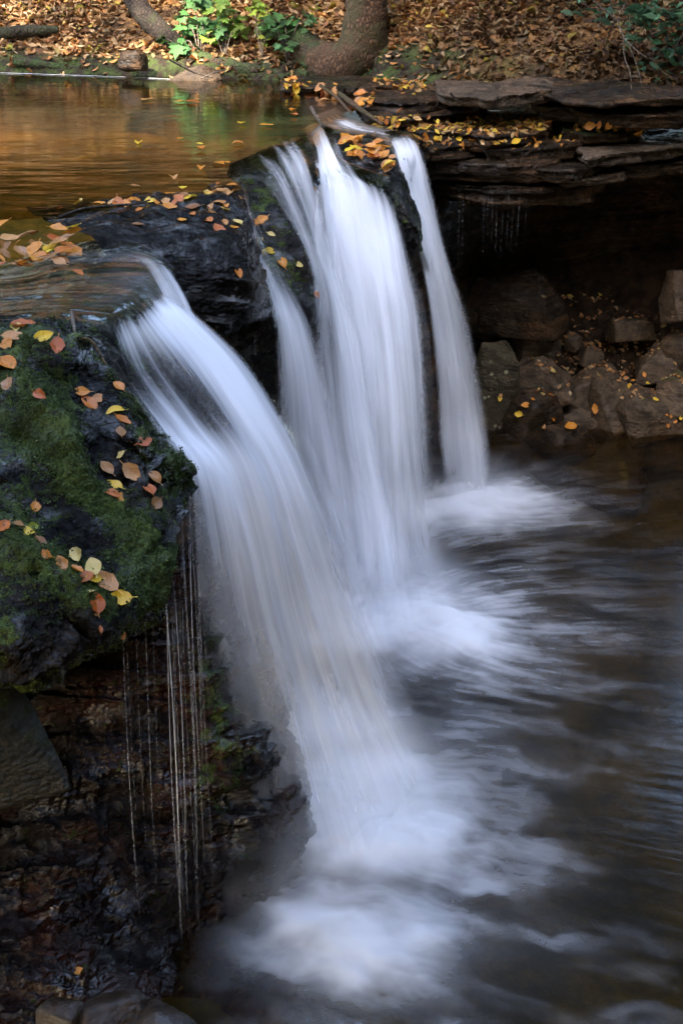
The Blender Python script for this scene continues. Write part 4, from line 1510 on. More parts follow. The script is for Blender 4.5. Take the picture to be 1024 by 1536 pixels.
tube_obj('root', [P(535, 100, y=15.1), P(560, 105, y=15.1), P(585, 112, y=15.05)], [.07, .045, .015], MAT['bark_moss'], t1, 10, 30, .25, 9)
crown_obj(t1, (.6, 16.6, 12.5), (3.6, 3.2, 3.6), 5000, .38, (.1, .11, .02))


def log(ctrl, radii, mat, label, seed, name='fallen_log', cat='log'):
    o = tube_obj(name, ctrl, radii, mat, None, 14, 60, .22, seed)
    return tag(o, label, cat)


log([P(188, -25, y=16.7), P(215, 20, y=16.3), P(245, 50, y=16.0), P(275, 78, y=15.85), P(300, 100, y=15.75)], [.1, .1, .1, .085, .06], MAT['bark_dark'], 'dark fallen log slanting down the sunny leafy bank', 21)
log([P(292, 82, y=15.75), P(330, 96, y=15.55), P(375, 104, y=15.4), P(430, 104, y=15.35), P(462, 112, y=15.2)], [.06, .065, .06, .05, .03], MAT['bark_moss'], 'thin mossy log curving along the pond bank below the saplings', 22)
log([P(-60, 58, y=16.2), P(0, 50, y=16.15), P(50, 46, y=16.15), P(88, 44, y=16.15)], [.06, .06, .055, .03], MAT['bark_dark'], 'dark log half buried in leaves near the far bank edge', 23)
log([P(585, 62, y=15.7), P(620, 58, y=15.8), P(680, 62, y=15.8)], [.08, .085, .05], MAT['bark_moss'], 'short mossy log behind the curved tree', 24)


for k, (pts, lab) in enumerate((
    ([(330, 98, 15.6), (365, 92, 15.6), (402, 100, 15.4), (428, 118, 15.15)], 'bare root snaking down the bank below the saplings'),
    ([(650, 70, 15.4), (672, 84, 15.2), (690, 108, 14.95)], 'short bare root on the shaded slope right of the curved tree'),
    ([(120, 100, 15.75), (160, 92, 15.8), (205, 100, 15.7), (240, 108, 15.65)], 'dark mossy root along the foot of the sunny bank'),
    ([(20, 92, 15.8), (60, 96, 15.8), (118, 104, 15.75)], 'dark root at the waterline of the far bank'),
)):
    o = tube_obj('root', [P(*q[:2], y=q[2]) for q in pts], [.035, .04, .025], MAT['bark_moss'], None, 10, 40, .3, 70 + k, None)
    tag(o, lab, 'tree root')


def trunk_tree(px, py, yd, r, h, label, lean=0.0, seed=0, crown=True):
    b = P(px, py, y=yd)
    e = empty('tree', b)
    tag(e, label, 'tree')
    tube_obj('trunk', [b - [0, 0, .2], b + [lean * .2, .05, h * .25], b + [lean * .5, .1, h * .6], b + [lean, .2, h]], [r * 1.25, r, r * .8, r * .3], MAT['bark_dark'], e, 14, 60, .15, seed)
    if crown:
        crown_obj(e, tuple(b + [lean, .2, h * .85]), (2.6, 2.4, 2.6), 2600, .36, (.1, .11, .02))
    return e


trunk_tree(716, 34, 16.2, .15, 10, 'dark mossy trunk standing on the shaded slope', .4, 31)
trunk_tree(783, 58, 15.6, .035, 5, 'slender dark sapling trunk on the shaded slope', -.2, 32, False)
for k, (x, y, r) in enumerate(((-3.4, 19.5, .2), (-6.5, 18.5, .24), (-1.5, 22, .22), (3.4, 19, .22), (5.8, 17, .2), (-9, 21, .25), (1.5, 25, .25), (-5, 26, .25), (7, 23, .25), (-12, 25, .25), (4, 29, .25), (-2, 30, .25))):
    z = float(hill_z(np.array([x]), np.array([y]))[0])
    e = empty('tree', (x, y, z))
    tag(e, 'forest tree farther up the leafy hillside', 'tree', 'trees up the hillside')
    tube_obj('trunk', [(x, y, z - .3), (x + .1, y, z + 3), (x - .1, y, z + 7), (x, y, z + 13)], [r * 1.2, r, r * .8, r * .3], MAT['bark_dark'], e, 12, 40, .15, k)
    crown_obj(e, (x, y, z + 9.5), (3.2, 3.0, 4.2), 2600, .45, (.1, .12, .02))

und = None  # out-of-view understory, added to shade the upper slope and darken its reflection
for k, (x, y, r) in enumerate(((-9, 19.3, 2.1), (-6.6, 20.2, 2.2), (-4.4, 19.4, 2.1), (-2.4, 20.3, 2.1), (-.3, 20.0, 2.1), (2.2, 20.6, 2.2), (-7.8, 22.8, 2.4), (-5.2, 23, 2.4), (-2.8, 23, 2.4), (-.6, 23.4, 2.4), (-11.5, 21.5, 2.4), (-10.2, 24.5, 2.5))):
    z = float(hill_z(np.array([x]), np.array([y]))[0])
    e = empty('tree', (x, y, z))
    tag(e, 'low understory tree added to darken the upper hillside', 'tree', 'understory trees added on the hillside')
    tube_obj('trunk', [(x, y, z - .3), (x + .1, y, z + 1.2), (x, y, z + 3.6)], [.07, .06, .02], MAT['bark_dark'], e, 8, 20, .15, 90 + k)
    if und is None:
        o = crown_obj(e, (x, y, z + 1.9), (1, 1, 1), 4200, .15, (.06, .085, .02))
        und = o.data
    else:
        o = bpy.data.objects.new('crown', und)
        COL.objects.link(o)
        o.parent = e
        o.location = (0, 0, 1.9)
        o.rotation_euler = (0, 0, k * 1.7)
    o.scale = (r, r, r * .95)

# unseen broad crowns, added to dim the far slope and the ledges
for k, (x, y, cz, rr, n) in enumerate(((3.2, 17.0, 8.2, 3.6, 7500), (6.6, 15.4, 8.0, 3.6, 6500), (1.6, 19.5, 9.5, 3.2, 5000), (3.9, 14.2, 7.6, 3.0, 8000))):
    z = float(hill_z(np.array([x]), np.array([y]))[0])
    e = empty('tree', (x, y, z))
    tag(e, 'unseen broad-crowned tree added to shade the far ledges from above', 'tree', 'trees added over the far ledges')
    tube_obj('trunk', [(x, y, z - .3), (x + .1, y, z + 2), (x - .1, y, z + 4), (x, y, cz + 1)], [.24, .2, .17, .08], MAT['bark_dark'], e, 12, 40, .15, 40 + k)
    crown_obj(e, (x, y - .8, cz), (rr, rr, 2.1), n, .45, (.09, .11, .02))

MAT['shade_soil'] = bed_mat('dark_forest_soil', (.012, .012, .007), (.03, .032, .014))
# unseen pool bank and ring of trees, added to leave sky open only overhead
bx, by = np.meshgrid(np.linspace(5.2, 26, 40), np.linspace(-18, 15, 50))
bp = np.stack([bx.ravel(), by.ravel(), np.zeros(bx.size)], 1)
bp[:, 2] = -.9 + .62 * (bp[:, 0] - 5.2) + .3 * fbm(bp, .6, 4, 88)
tag(link_mesh('added_pool_bank', bp, grid_faces(50, 40), MAT['shade_soil']), kind='structure')
nb = bp.copy()
nb[:, 0] = np.linspace(-26, 5, 40)[None].repeat(50, 0).ravel()
nb[:, 1] = np.linspace(-22, 2.0, 50)[:, None].repeat(40, 1).ravel()
nb[:, 2] = 2.5 - .2 * np.minimum(0, nb[:, 1]) * .6 - 3.4 * sstep(-1.5, 2.5, nb[:, 0]) + .2 * fbm(nb, .6, 4, 89)
tag(link_mesh('near_bank', nb, grid_faces(50, 40), MAT['shade_soil']), kind='structure')
crown_me = None
for k, (x, y, z, cz, rx, rz) in enumerate(((7.6, -4, .5, 6.0, 3.2, 5.0), (8.3, .5, 1, 6.2, 3.0, 5.2), (7.8, 5, .7, 6.0, 3.0, 5.0), (8.6, 9.2, 1.2, 6.6, 3.0, 5.2), (11, 12.5, 2.7, 8, 3.4, 5.4), (12, 3, 3.3, 9, 4, 6), (12, -3, 3.3, 9, 4, 6), (12, 8, 3.3, 9, 4, 6),
                                           (-10.5, 5.5, 2.3, 7.5, 3.0, 5.0), (-11.5, 10.5, 2.3, 7.5, 3.0, 5.0), (-9.5, 1.0, 2.3, 7.0, 3.0, 4.6),
                                           (-5, -5.5, 2.6, 7, 3.2, 4.6), (0, -6.5, 2.6, 6.5, 3.2, 5), (4.6, -6, 1, 6, 3.2, 5.4), (-1.5, -11, 3.5, 8, 4, 5), (5, -11, 2, 8, 4, 6))):
    e = empty('tree', (x, y, z))
    tag(e, 'unseen leafy tree added round the gorge to block the low sky', 'tree', 'trees added round the gorge')
    tube_obj('trunk', [(x, y, z - .4), (x + .1, y, z + 2), (x - .1, y, z + 4), (x, y, cz + rz * .5)], [.26, .22, .18, .06], MAT['bark_dark'], e, 10, 30, .15, 60 + k)
    if crown_me is None:
        o = crown_obj(e, (x, y, cz), (1, 1, 1), 6500, .14, (.06, .075, .02))
        crown_me = o.data
        o.scale = (rx, rx, rz)
    else:
        o = bpy.data.objects.new('crown', crown_me)
        COL.objects.link(o)
        o.parent = e
        o.location = (0, 0, cz - z)
        o.scale = (rx, rx, rz)
        o.rotation_euler = (0, 0, k * 1.3)

# unseen thin crown, added behind the viewpoint to dapple sun on the leafy slope
e = empty('tree', (-9.8, -3.5, 3))
tag(e, 'thin-crowned tall tree added behind the viewpoint to dapple the sun', 'tree')
tube_obj('trunk', [(-9.8, -3.5, 2.6), (-9.8, -3.4, 10), (-9.6, -3, 21)], [.3, .25, .06], MAT['bark_dark'], e, 10, 30, .15, 99)
crown_obj(e, (-9.6, -2.5, 21.5), (3.6, 2.6, 2.6), 1500, .42, (.14, .12, .02))

e = empty('tree', (-6, -3.8, 3))  # unseen tall tree, added to block sun coming from behind the viewpoint
tag(e, 'very tall dense tree added behind the viewpoint to block the sun', 'tree')
tube_obj('trunk', [(-6, -3.8, 2.6), (-6, -3.7, 10), (-6, -3.8, 22)], [.32, .26, .06], MAT['bark_dark'], e, 10, 30, .15, 98)
crown_obj(e, (-5.8, -3.8, 22), (2.9, 2.6, 4.2), 8000, .5, (.09, .12, .02))

RNG = np.random.default_rng(5)
for k, (x, y, cz, rx, rz, n) in enumerate(((-2.6, -3.8, 9.0, 2.8, 4.5, 7000), (-6.0, -5.2, 15.5, 3.0, 5.0, 8000))):  # unseen crowns added to plug gaps where the sun leaked through
    e = empty('tree', (x, y, 3))
    tag(e, 'dense tree added behind the viewpoint to plug sun leaks', 'tree', 'trees added to plug sun leaks')
    tube_obj('trunk', [(x, y, 2.6), (x, y + .1, cz * .5), (x, y, cz + rz * .6)], [.3, .25, .06], MAT['bark_dark'], e, 10, 30, .15, 110 + k)
    crown_obj(e, (x, y, cz), (rx, rx * .85, rz), n, .5, (.08, .11, .02))

# unseen near-bank trees, added behind the viewpoint to shade the falls
for k, (x, y, z0, z1, rx, n) in enumerate(((-6.5, -.8, 6.0, 19, 3.0, 5600), (-3.4, -1.2, 5, 24, 3.0, 8500), (-10, -.8, 5, 17.5, 3.0, 4500), (.6, -2.5, 8, 24, 3.0, 5500), (-9.3, 1.2, 21.5, 29, 2.8, 5000))):
    e = empty('tree', (x, y, 2.2))
    tag(e, 'tall tree added behind the viewpoint to shade the falls and slope', 'tree', 'shade trees added on the near bank')
    tube_obj('trunk', [(x, y, 2.0), (x, y, 6), (x + .2, y, 11), (x, y, z1 - 1)], [.3, .25, .2, .06], MAT['bark_dark'], e, 12, 40, .15, k)
    crown_obj(e, (x, y, (z0 + z1) / 2), (rx, rx * .9, (z1 - z0) / 2), n, .5, (.09, .12, .02))


# ------------------------------------------------------------------ plants
def lobed(n, pos, size, col, droop=.35):
    """five-lobed leaves, one fan of faces each"""
    lob = [(0, -.05), (-.22, .02), (-.5, .22), (-.3, .34), (-.42, .66), (-.18, .6), (0, 1.0), (.18, .6), (.42, .66), (.3, .34), (.5, .22), (.22, .02)]
    V, F, C = [], [], []
    for i in range(n):
        a = RNG.uniform(0, 6.28)
        t = np.array([math.cos(a), math.sin(a), -RNG.uniform(0, droop * 2)])
        t /= np.linalg.norm(t)
        upv = np.array([0, -.35, 1.0]) + RNG.normal(0, .3, 3)
        r_ = np.cross(t, upv)
        r_ /= np.linalg.norm(r_)
        nn = np.cross(r_, t)
        b = len(V)
        for (x, y) in lob:
            V.append(pos[i] + (r_ * x + t * y + nn * (.12 * abs(x) - .15 * y * y)) * size[i])
        F += [[b, b + k, b + k + 1] for k in range(1, 11)]
        C += [col[i]] * 12
    return np.array(V), np.array(F), np.array(C)


def plant(name, root, blobs, col, lpx, label, cat='sapling', group=None, mat=None, lobes=True, stem_r=.008):
    b = P(*root[:2], y=root[2])
    e = empty(name, b)
    tag(e, label, cat, group)
    V, F, C, off = [], [], [], 0
    for (px, py, yd, rp, n) in blobs:
        c = P(px, py, y=yd)
        t = np.linalg.norm(c - [0, 0, CAMZ]) / FPX
        mid = (b + c) / 2 + np.array([0, 0, .1])
        tube_obj('stem', [b, mid, c], [stem_r, stem_r * .8, stem_r * .4], MAT['twig'], e, 6, 14, 0)
        p = c + RNG.normal(size=(n, 3)) * np.array([rp, rp * .8, rp * .7]) * t * .55
        cl = np.array(col)[None] * RNG.uniform(.6, 1.4, (n, 1)) * RNG.uniform(.88, 1.12, (n, 3))
        sz = RNG.uniform(.7, 1.25, n) * lpx * t
        v, f, cc = lobed(n, p, sz, cl) if lobes else cards(n, p, sz, .5, cl, .2)
        V.append(v); F.append(f + off); C.append(cc)
        off += len(v)
    fo = link_mesh('foliage', np.concatenate(V), np.concatenate(F), MAT['foliage'], loc=b, smooth=False, attrs={'col': np.concatenate(C)})
    fo.parent = e
    fo.matrix_parent_inverse = Matrix.Translation(-Vector(e.location))
    return e


G1, G2, G3 = (.07, .16, .05), (.2, .26, .03), (.045, .11, .04)
plant('sapling', (300, 92, 15.7), [(292, 6, 15.9, 14, 14), (283, 40, 15.8, 18, 15), (308, 32, 15.8, 16, 12), (272, 66, 15.75, 14, 9), (330, 40, 15.7, 16, 11)], G1, 22, 'young maple with broad blue-green leaves above the slanting log')
plant('sapling', (336, 92, 15.6), [(330, 8, 15.7, 16, 14), (346, 25, 15.7, 18, 16), (358, 45, 15.65, 10, 8), (318, 55, 15.6, 12, 7)], (.15, .24, .04), 17, 'bright green sunlit sapling between the two green maples', lobes=True)
plant('sapling', (392, 95, 15.5), [(378, 8, 15.7, 20, 16), (395, 20, 15.7, 14, 10), (402, 60, 15.5, 10, 3)], G2, 15, 'yellow-green sapling on a thin dark stem by the mossy root')
plant('sapling', (432, 92, 15.35), [(400, 35, 15.45, 16, 10), (425, 32, 15.4, 20, 14), (455, 28, 15.35, 16, 11), (430, 60, 15.35, 18, 9), (418, 72, 15.3, 12, 5)], G1, 18, 'low green maple seedling leaning over the arched mossy root')
plant('fern', (272, 100, 15.75), [(262, 72, 15.8, 8, 10), (280, 84, 15.75, 12, 12), (246, 60, 15.85, 10, 9)], (.045, .1, .015), 14, 'dark green tuft of ferny plants at the foot of the slanting log', 'plant', lobes=False)
plant('fern', (618, 100, 15.0), [(606, 92, 15.0, 9, 9), (628, 88, 15.0, 12, 12), (642, 76, 15.05, 10, 9), (600, 108, 14.95, 7, 5)], G3, 13, 'small dark green fern at the foot of the curved tree', 'fern', lobes=False)
plant('fern', (570, 100, 15.05), [(572, 95, 15.05, 8, 9), (560, 106, 15.0, 7, 7)], G3, 11, 'tiny fern tucked between the roots of the curved tree', 'fern', lobes=False)
for k, (a, b, yd) in enumerate(((690, 72, 15.3), (722, 86, 15.0), (748, 72, 15.1), (775, 82, 14.9), (812, 80, 14.8), (860, 86, 14.6), (882, 92, 14.5), (660, 112, 14.9), (700, 104, 14.8), (835, 66, 14.9), (740, 40, 15.4), (655, 88, 15.1))):
    plant('seedling', (a, b + 14, yd), [(a, b, yd, 9, 7), (a + 9, b + 5, yd, 6, 3)], (.26, .25, .03), 9, 'small yellow-green seedling in the shaded leaf litter', 'seedling', 'seedlings on the shaded slope', lobes=False, stem_r=.004)
for k, (a, b, yd) in enumerate(((120, 8, 16.6), (210, 14, 16.3), (16, 70, 16.0), (180, 92, 15.75), (222, 90, 15.75), (475, 15, 15.6), (440, 8, 15.7), (150, 70, 15.9))):
    plant('seedling', (a, b + 12, yd), [(a, b, yd, 8, 6)], (.3, .26, .03), 10, 'small yellow-leaved seedling in the sunlit leaf litter', 'seedling', 'seedlings on the sunny slope', lobes=False, stem_r=.004)

sh = plant('shrub', (1040, 60, 14.4), [(880, 12, 13.7, 18, 9), (915, 8, 13.6, 16, 8), (950, 22, 13.5, 28, 38), (985, 18, 13.4, 26, 36), (1012, 35, 13.4, 28, 40), (975, 48, 13.5, 20, 12), (1010, 75, 13.5, 24, 30), (945, 70, 13.7, 16, 7),
                                      (900, 32, 13.7, 12, 5), (1000, 110, 13.6, 24, 28), (968, 96, 13.7, 16, 8), (1030, 130, 13.6, 22, 14), (1040, 20, 13.4, 30, 20)], (.07, .15, .075), 18,
           'overhanging shrub with dark green leaves and long bare twigs above the ledges', 'shrub', lobes=False, stem_r=.009)
for k, (pts, r) in enumerate((([(888, 0, 13.4), (920, 26, 13.35), (955, 45, 13.3)], .008), ([(925, 28, 13.4), (935, 55, 13.3), (962, 82, 13.2), (990, 92, 13.2)], .008), ([(934, 50, 13.4), (936, 85, 13.3), (945, 112, 13.2), (946, 160, 13.15)], .006),
                              ([(940, 60, 13.4), (955, 100, 13.3), (962, 130, 13.2)], .005), ([(980, 95, 13.3), (1000, 112, 13.3), (1018, 120, 13.3)], .005), ([(915, 0, 13.6), (920, 40, 13.5), (895, 70, 13.5)], .005),
                              ([(900, 0, 13.5), (898, 40, 13.5), (880, 62, 13.5)], .004), ([(940, 0, 13.5), (930, 20, 13.45), (926, 30, 13.4)], .006))):
    tube_obj('branch', [P(*q[:2], y=q[2]) for q in pts], [r, r * .8, r * .4], MAT['twig'], sh, 6, 24, .1, k)


def twig(pts, r, label, group=None, mat='twig'):
    o = tube_obj('twig', [P(a, b, y=c) if c > 4 else P(a, b, z=c) for a, b, c in pts], [r, r, r * .5], MAT[mat], None, 6, 24, .15, int(pts[0][0]))
    return tag(o, label, 'twig', group)


twig([(108, 468, 7.28), (111, 488, 7.1), (115, 508, 6.95)], .009, 'short pale stick standing up at the corner of the outcrop')
twig([(115, 506, 6.96), (138, 512, 6.92), (158, 545, 6.86), (176, 572, 6.8)], .007, 'thin curved dark twig along the outcrop edge by the front fall', mat='bark')
twig([(88, 326, 2.62), (130, 312, 2.64), (200, 306, 2.66), (225, 300, 2.63)], .008, 'long thin twig lying along the top of the black block', mat='bark_dark')
twig([(466, 160, 2.72), (474, 174, 2.66), (482, 188, 2.6)], .013, 'pale stick caught on the lip where the main fall starts')
twig([(508, 140, 2.7), (535, 160, 2.66), (575, 188, 2.6)], .022, 'brown branch lying across the pond outlet', mat='bark')
twig([(480, 128, 2.74), (505, 146, 2.68), (528, 172, 2.62)], .014, 'thinner brown stick along the pond outlet', mat='bark')
twig([(255, 90, 2.85), (290, 108, 2.7), (322, 116, 2.64)], .008, 'bare twig sloping from the bank to the water')
twig([(300, 118, 2.64), (325, 108, 2.72), (340, 104, 2.74)], .007, 'small crossed twig at the water line of the bank')
twig([(676, 140, 2.86), (684, 150, 2.8), (692, 158, 2.74)], .008, 'short pale stick leaning on the ledges')
twig([(716, 208, 2.6), (724, 224, 2.48), (732, 236, 2.4)], .007, 'grey stick hanging over the wet dripping slab')

# moss fuzz standing on the outcrop
me = outcrop.data
mv = np.empty(len(me.vertices) * 3, np.float32); me.vertices.foreach_get('co', mv); mv = mv.reshape(-1, 3)
ma = np.empty(len(me.vertices), np.float32); me.attributes['moss'].data.foreach_get('value', ma)
mn_ = np.empty(len(me.vertices) * 3, np.float32); me.vertices.foreach_get('normal', mn_); mn_ = mn_.reshape(-1, 3)
pr = sstep(.3, .85, ma + .5 * fbm(mv, 14, 3, 61) + .35 * fbm(mv, 45, 2, 62))
idx = np.nonzero(RNG.uniform(size=len(mv)) < pr * .55)[0]
m = len(idx)
cl = np.array([(.05, .075, .014)]) * RNG.uniform(.35, 1.5, (m, 1)) * RNG.uniform(.85, 1.15, (m, 3))
V, F, C = cards(m, mv[idx] + mn_[idx] * RNG.uniform(.0, .006, (m, 1)) + RNG.normal(0, .003, (m, 3)), RNG.uniform(.006, .014, m), .8, cl, .3, up=mn_[idx].astype(float))
mo = link_mesh('moss', V, F, MAT['foliage'], smooth=False, attrs={'col': C})
mo.parent = outcrop
tag(mo, kind='stuff')
# ------------------------------------------------------------------ fallen leaves, each its own object
def leaf_mesh(k):
    rs = random.Random(500 + k)
    nu, nv = 5, 9
    curl = rs.uniform(-.5, .7)
    fold = rs.uniform(.05, .6)
    wd = rs.uniform(.3, .4)
    tw = rs.uniform(-.3, .3)
    V, U = [], []
    for j in range(nv):
        v = j / (nv - 1)
        lobe = 1 + .1 * math.sin(v * 17 + k) * (k % 3 == 0)
        hw = lobe * wd * math.sin(math.pi * min(1, v * .98 + .01)) ** .75 * (1.15 - .35 * v)
        for i in range(nu):
            u = i / (nu - 1) * 2 - 1
            x = u * hw
            zz = fold * abs(x) + curl * (v - .5) ** 2 + tw * x * (v - .5) + .02 * math.sin(v * 9 + u * 2 + k)
            V.append((x, v - .5, zz)); U.append((i / (nu - 1), v))
    F = grid_faces(nv, nu).tolist()
    b = len(V)          # stalk
    for t_ in (0, 1):
        for s in (-1, 1):
            V.append((s * .012, -.5 - .22 * t_, curl * .25 + .03 * t_)); U.append((.5, .01))
    F.append([b, b + 1, b + 3, b + 2])
    o = link_mesh('fallen_leaf', np.array(V), F, LEAF['tan'], uv=np.array(U))
    me = o.data
    bpy.data.objects.remove(o)
    return me


LM = [leaf_mesh(k) for k in range(7)]
NLEAF = 0


def put_leaf(loc, nrm, size, colr, label, group=None, rnd=None, tilt=.25, stretch=1.0):
    global NLEAF
    rs = rnd or random
    nrm = (Vector(nrm) + Vector((rs.gauss(0, tilt), rs.gauss(0, tilt), abs(rs.gauss(0, tilt))))).normalized()
    a = rs.uniform(0, 6.283)
    t = Vector((math.cos(a), math.sin(a), 0))
    t = (t - nrm * t.dot(nrm)).normalized()
    b = nrm.cross(t)
    M = Matrix((t, b, nrm)).transposed().to_4x4()
    o = bpy.data.objects.new('fallen_leaf', LM[rs.randrange(len(LM))])
    COL.objects.link(o)
    o.matrix_world = Matrix.Translation(Vector(loc) + nrm * size * .06) @ M @ Matrix.Diagonal((size, size * stretch, size, 1))
    o.material_slots[0].link = 'OBJECT'
    o.material_slots[0].material = LEAF[colr]
    tag(o, label, 'leaf', group)
    NLEAF += 1
    return o


def leaf_px(px, py, wpx, colr, label, group=None, tilt=.2, z=None, lift=0.0):
    if z is not None:
        l, nn = Vector(P(px, py, z=z)), Vector((0, 0, 1))
    else:
        l, nn = hit(px, py)
        if l is None:
            return None
        nn = (nn + Vector((0, -.25, .45))).normalized()
    t = (l - CAMV).length / FPX
    return put_leaf(l + nn * lift, nn, wpx * 1.0 * t, colr, label, group, tilt=tilt)


for px, py, s, c, lab in (
    (122, 588, 24, 'orange', 'flat orange leaf, topmost of the small cluster on the mossy outcrop'),
    (133, 606, 28, 'rust', 'dark rust leaf just under the flat orange one on the outcrop'),
    (150, 598, 22, 'tan', 'tan leaf standing on edge beside the rust cluster on the outcrop'),
    (173, 618, 27, 'yellow', 'round bright yellow leaf nearest the front fall edge on the outcrop'),
    (184, 632, 26, 'rust', 'rust leaf half under the round bright yellow leaf'),
    (181, 648, 22, 'brown', 'narrow brown leaf below the round yellow leaf'),
    (216, 665, 26, 'rust', 'single upright red-brown leaf near the outcrop corner'),
    (178, 580, 20, 'orange', 'orange-red leaf against the curved twig at the outcrop edge'),
    (160, 703, 26, 'brown', 'pinkish brown leaf heading the curved row of leaves on the outcrop'),
    (180, 682, 18, 'pale', 'small pale yellow leaf above the wet tan one on the outcrop'),
    (196, 709, 32, 'tan', 'wet tan leaf lying in a puddle on the outcrop'),
    (172, 728, 26, 'yellow', 'golden yellow leaf on the moss ridge of the outcrop'),
    (170, 742, 22, 'rust', 'rust leaf peeking from under the golden yellow leaf on the ridge'),
    (181, 746, 18, 'orange', 'small orange leaf tip beside the golden yellow leaf on the ridge'),
    (232, 716, 24, 'brown', 'brown leaf, upper of the three stuck near the outcrop rim'),
    (223, 735, 26, 'rust', 'rust-brown leaf, middle of the three stuck near the outcrop rim'),
    (233, 756, 24, 'brown', 'brown leaf, lowest of the three stuck near the outcrop rim'),
    (53, 763, 20, 'orange', 'lone small orange leaf on the black wet part of the outcrop'),
    (5, 792, 24, 'rust', 'rust leaf cut by the picture edge on the outcrop'),
    (27, 786, 18, 'brown', 'small brown leaf beside the yellow pair on the outcrop'),
    (40, 800, 24, 'yellow', 'yellow leaf of the pair on the outcrop ledge'),
    (48, 790, 18, 'green', 'narrow olive leaf touching the yellow leaf on the outcrop ledge'),
    (61, 814, 24, 'brown', 'dull brown leaf below the yellow pair on the outcrop'),
    (66, 832, 22, 'orange', 'curled orange leaf below the dull brown one'),
    (92, 846, 24, 'tan', 'curled tan leaf lying apart, uphill of the bright leaf heap'),
    (116, 834, 26, 'pale', 'whitish wet leaf at the top of the bright leaf heap'),
    (113, 856, 24, 'orange', 'orange leaf at the edge of the bright leaf heap'),
    (129, 868, 26, 'rust', 'rust leaf deep in the bright leaf heap'),
    (141, 851, 36, 'pale', 'large pale yellow leaf crowning the bright leaf heap'),
    (140, 868, 24, 'yellow', 'yellow leaf tucked under the big ribbed leaf'),
    (158, 874, 42, 'tan', 'big ribbed pinkish-tan leaf in the bright heap on the outcrop'),
    (179, 898, 34, 'yellow', 'vivid lemon-yellow oval leaf at the low end of the heap'),
    (135, 891, 20, 'pale', 'small cream leaf beside the big ribbed leaf'),
    (145, 905, 30, 'rust', 'red-brown leaf below the big ribbed leaf'),
    (142, 922, 14, 'brown', 'tiny brown leaf stuck on green moss under the heap'),
    (150, 944, 12, 'rust', 'tiny rust speck of leaf at the lower rim of the outcrop'),
    (60, 592, 22, 'rust', 'thin red leaf on the upper black slope of the outcrop'),
    (13, 577, 30, 'brown', 'faded brown leaf flat on the upper black slope of the outcrop'),
    (12, 549, 40, 'orange', 'long yellow-orange leaf near the top of the outcrop'),
    (34, 492, 36, 'rust', 'broad red-orange leaf on the outcrop top beside the channel'),
    (66, 507, 30, 'yellow', 'slim yellow leaf on the outcrop top'),
    (22, 506, 34, 'tan', 'flat tan leaf on the outcrop top below the red-orange one'),
    (86, 521, 30, 'rust', 'rusty leaf lying near the stick on the outcrop top'),
    (8, 522, 30, 'orange', 'orange leaf in shallow water on the outcrop top'),
    (24, 493, 24, 'pale', 'pale leaf tucked beside the red-orange one on the outcrop top'),
    (118, 1457, 18, 'orange', 'single orange leaf stuck low on the dark undercut wall'),
    (182, 952, 16, 'tan', 'curled tan leaf hanging at the lower rim of the outcrop'),
    (392, 331, 22, 'orange', 'orange leaf high on the sloping rock between two streams'),
    (407, 352, 12, 'pale', 'tiny pale leaf under the orange leaf on the sloping rock'),
    (404, 377, 18, 'yellow', 'small yellow leaf in the middle of the sloping rock'),
    (423, 394, 20, 'orange', 'little orange leaf low on the sloping rock'),
    (447, 397, 15, 'pale', 'little cream leaf beside the main fall on the sloping rock'),
    (473, 441, 15, 'rust', 'small red leaf at the bottom tip of the sloping rock'),
    (357, 410, 18, 'orange', 'lone orange leaf on the dark front face of the black block'),
    (328, 345, 26, 'rust', 'rust-red leaf near the top corner of the black block'),
    (352, 343, 18, 'orange', 'bright orange leaf beside the thin stream on the black block'),
    (854, 642, 20, 'orange', 'bright orange leaf on the flat half-sunken rock'),
    (778, 622, 13, 'yellow', 'yellow leaf on the dark reddish shore rock'),
    (788, 608, 14, 'orange', 'orange leaf above the yellow one on the dark reddish rock'),
    (826, 556, 13, 'pale', 'small pale leaf on the grey block of the shore'),
    (893, 613, 15, 'orange', 'flame-orange leaf at the foot of the tall split boulder'),
):
    leaf_px(px, py, s * 1.08, c, lab, tilt=.14)

rs = random.Random(77)


def pick(ws):
    return rs.choices(list(ws), list(ws.values()))[0]


MIX = {'orange': 4, 'yellow': 3, 'tan': 3, 'rust': 2.5, 'brown': 2.5, 'pale': 1.5}
# drifted heap beside the channel
for _ in range(46):
    a, b = rs.uniform(-12, 122), rs.gauss(0, 1)
    py = 378 - .04 * a + b * 16
    if a > 80:
        py = 372 + b * 18
    h_ = max(0, .1 * math.exp(-((a - 88) / 40) ** 2))
    leaf_px(a, py, rs.uniform(22, 36), pick(MIX), 'autumn leaf in the drifted leaf heap beside the channel of the front fall', 'leaves drifted beside the channel', tilt=.3, z=2.605 + rs.uniform(0, .03 + h_))
# along the rim and top of the black block
for _ in range(46):
    u_ = rs.random()
    if u_ < .6:
        a = rs.uniform(85, 365)
        py = 318 - .1 * (a - 90) + rs.gauss(0, 5)
    else:
        a = rs.uniform(200, 365)
        py = rs.uniform(292, 345)
    leaf_px(a, py - 6, rs.uniform(13, 25), pick(MIX), 'autumn leaf stranded on top of the black wet block', 'leaves on the black block', tilt=.25)
# floating on the pond
for _ in range(46):
    a = rs.uniform(200, 520)
    b = rs.uniform(140, 300)
    if b < 300 - (a - 200) * .62 or rs.random() < .12:
        if rs.random() > .25:
            continue
    if a > 345 and b > 250 - (a - 345) * .5:
        continue
    leaf_px(a, b, rs.uniform(13, 24), pick({'orange': 5, 'yellow': 2, 'tan': 2, 'rust': 2}), 'orange or yellow leaf floating on the brown pond', 'leaves afloat on the pond', tilt=.03, z=2.606)
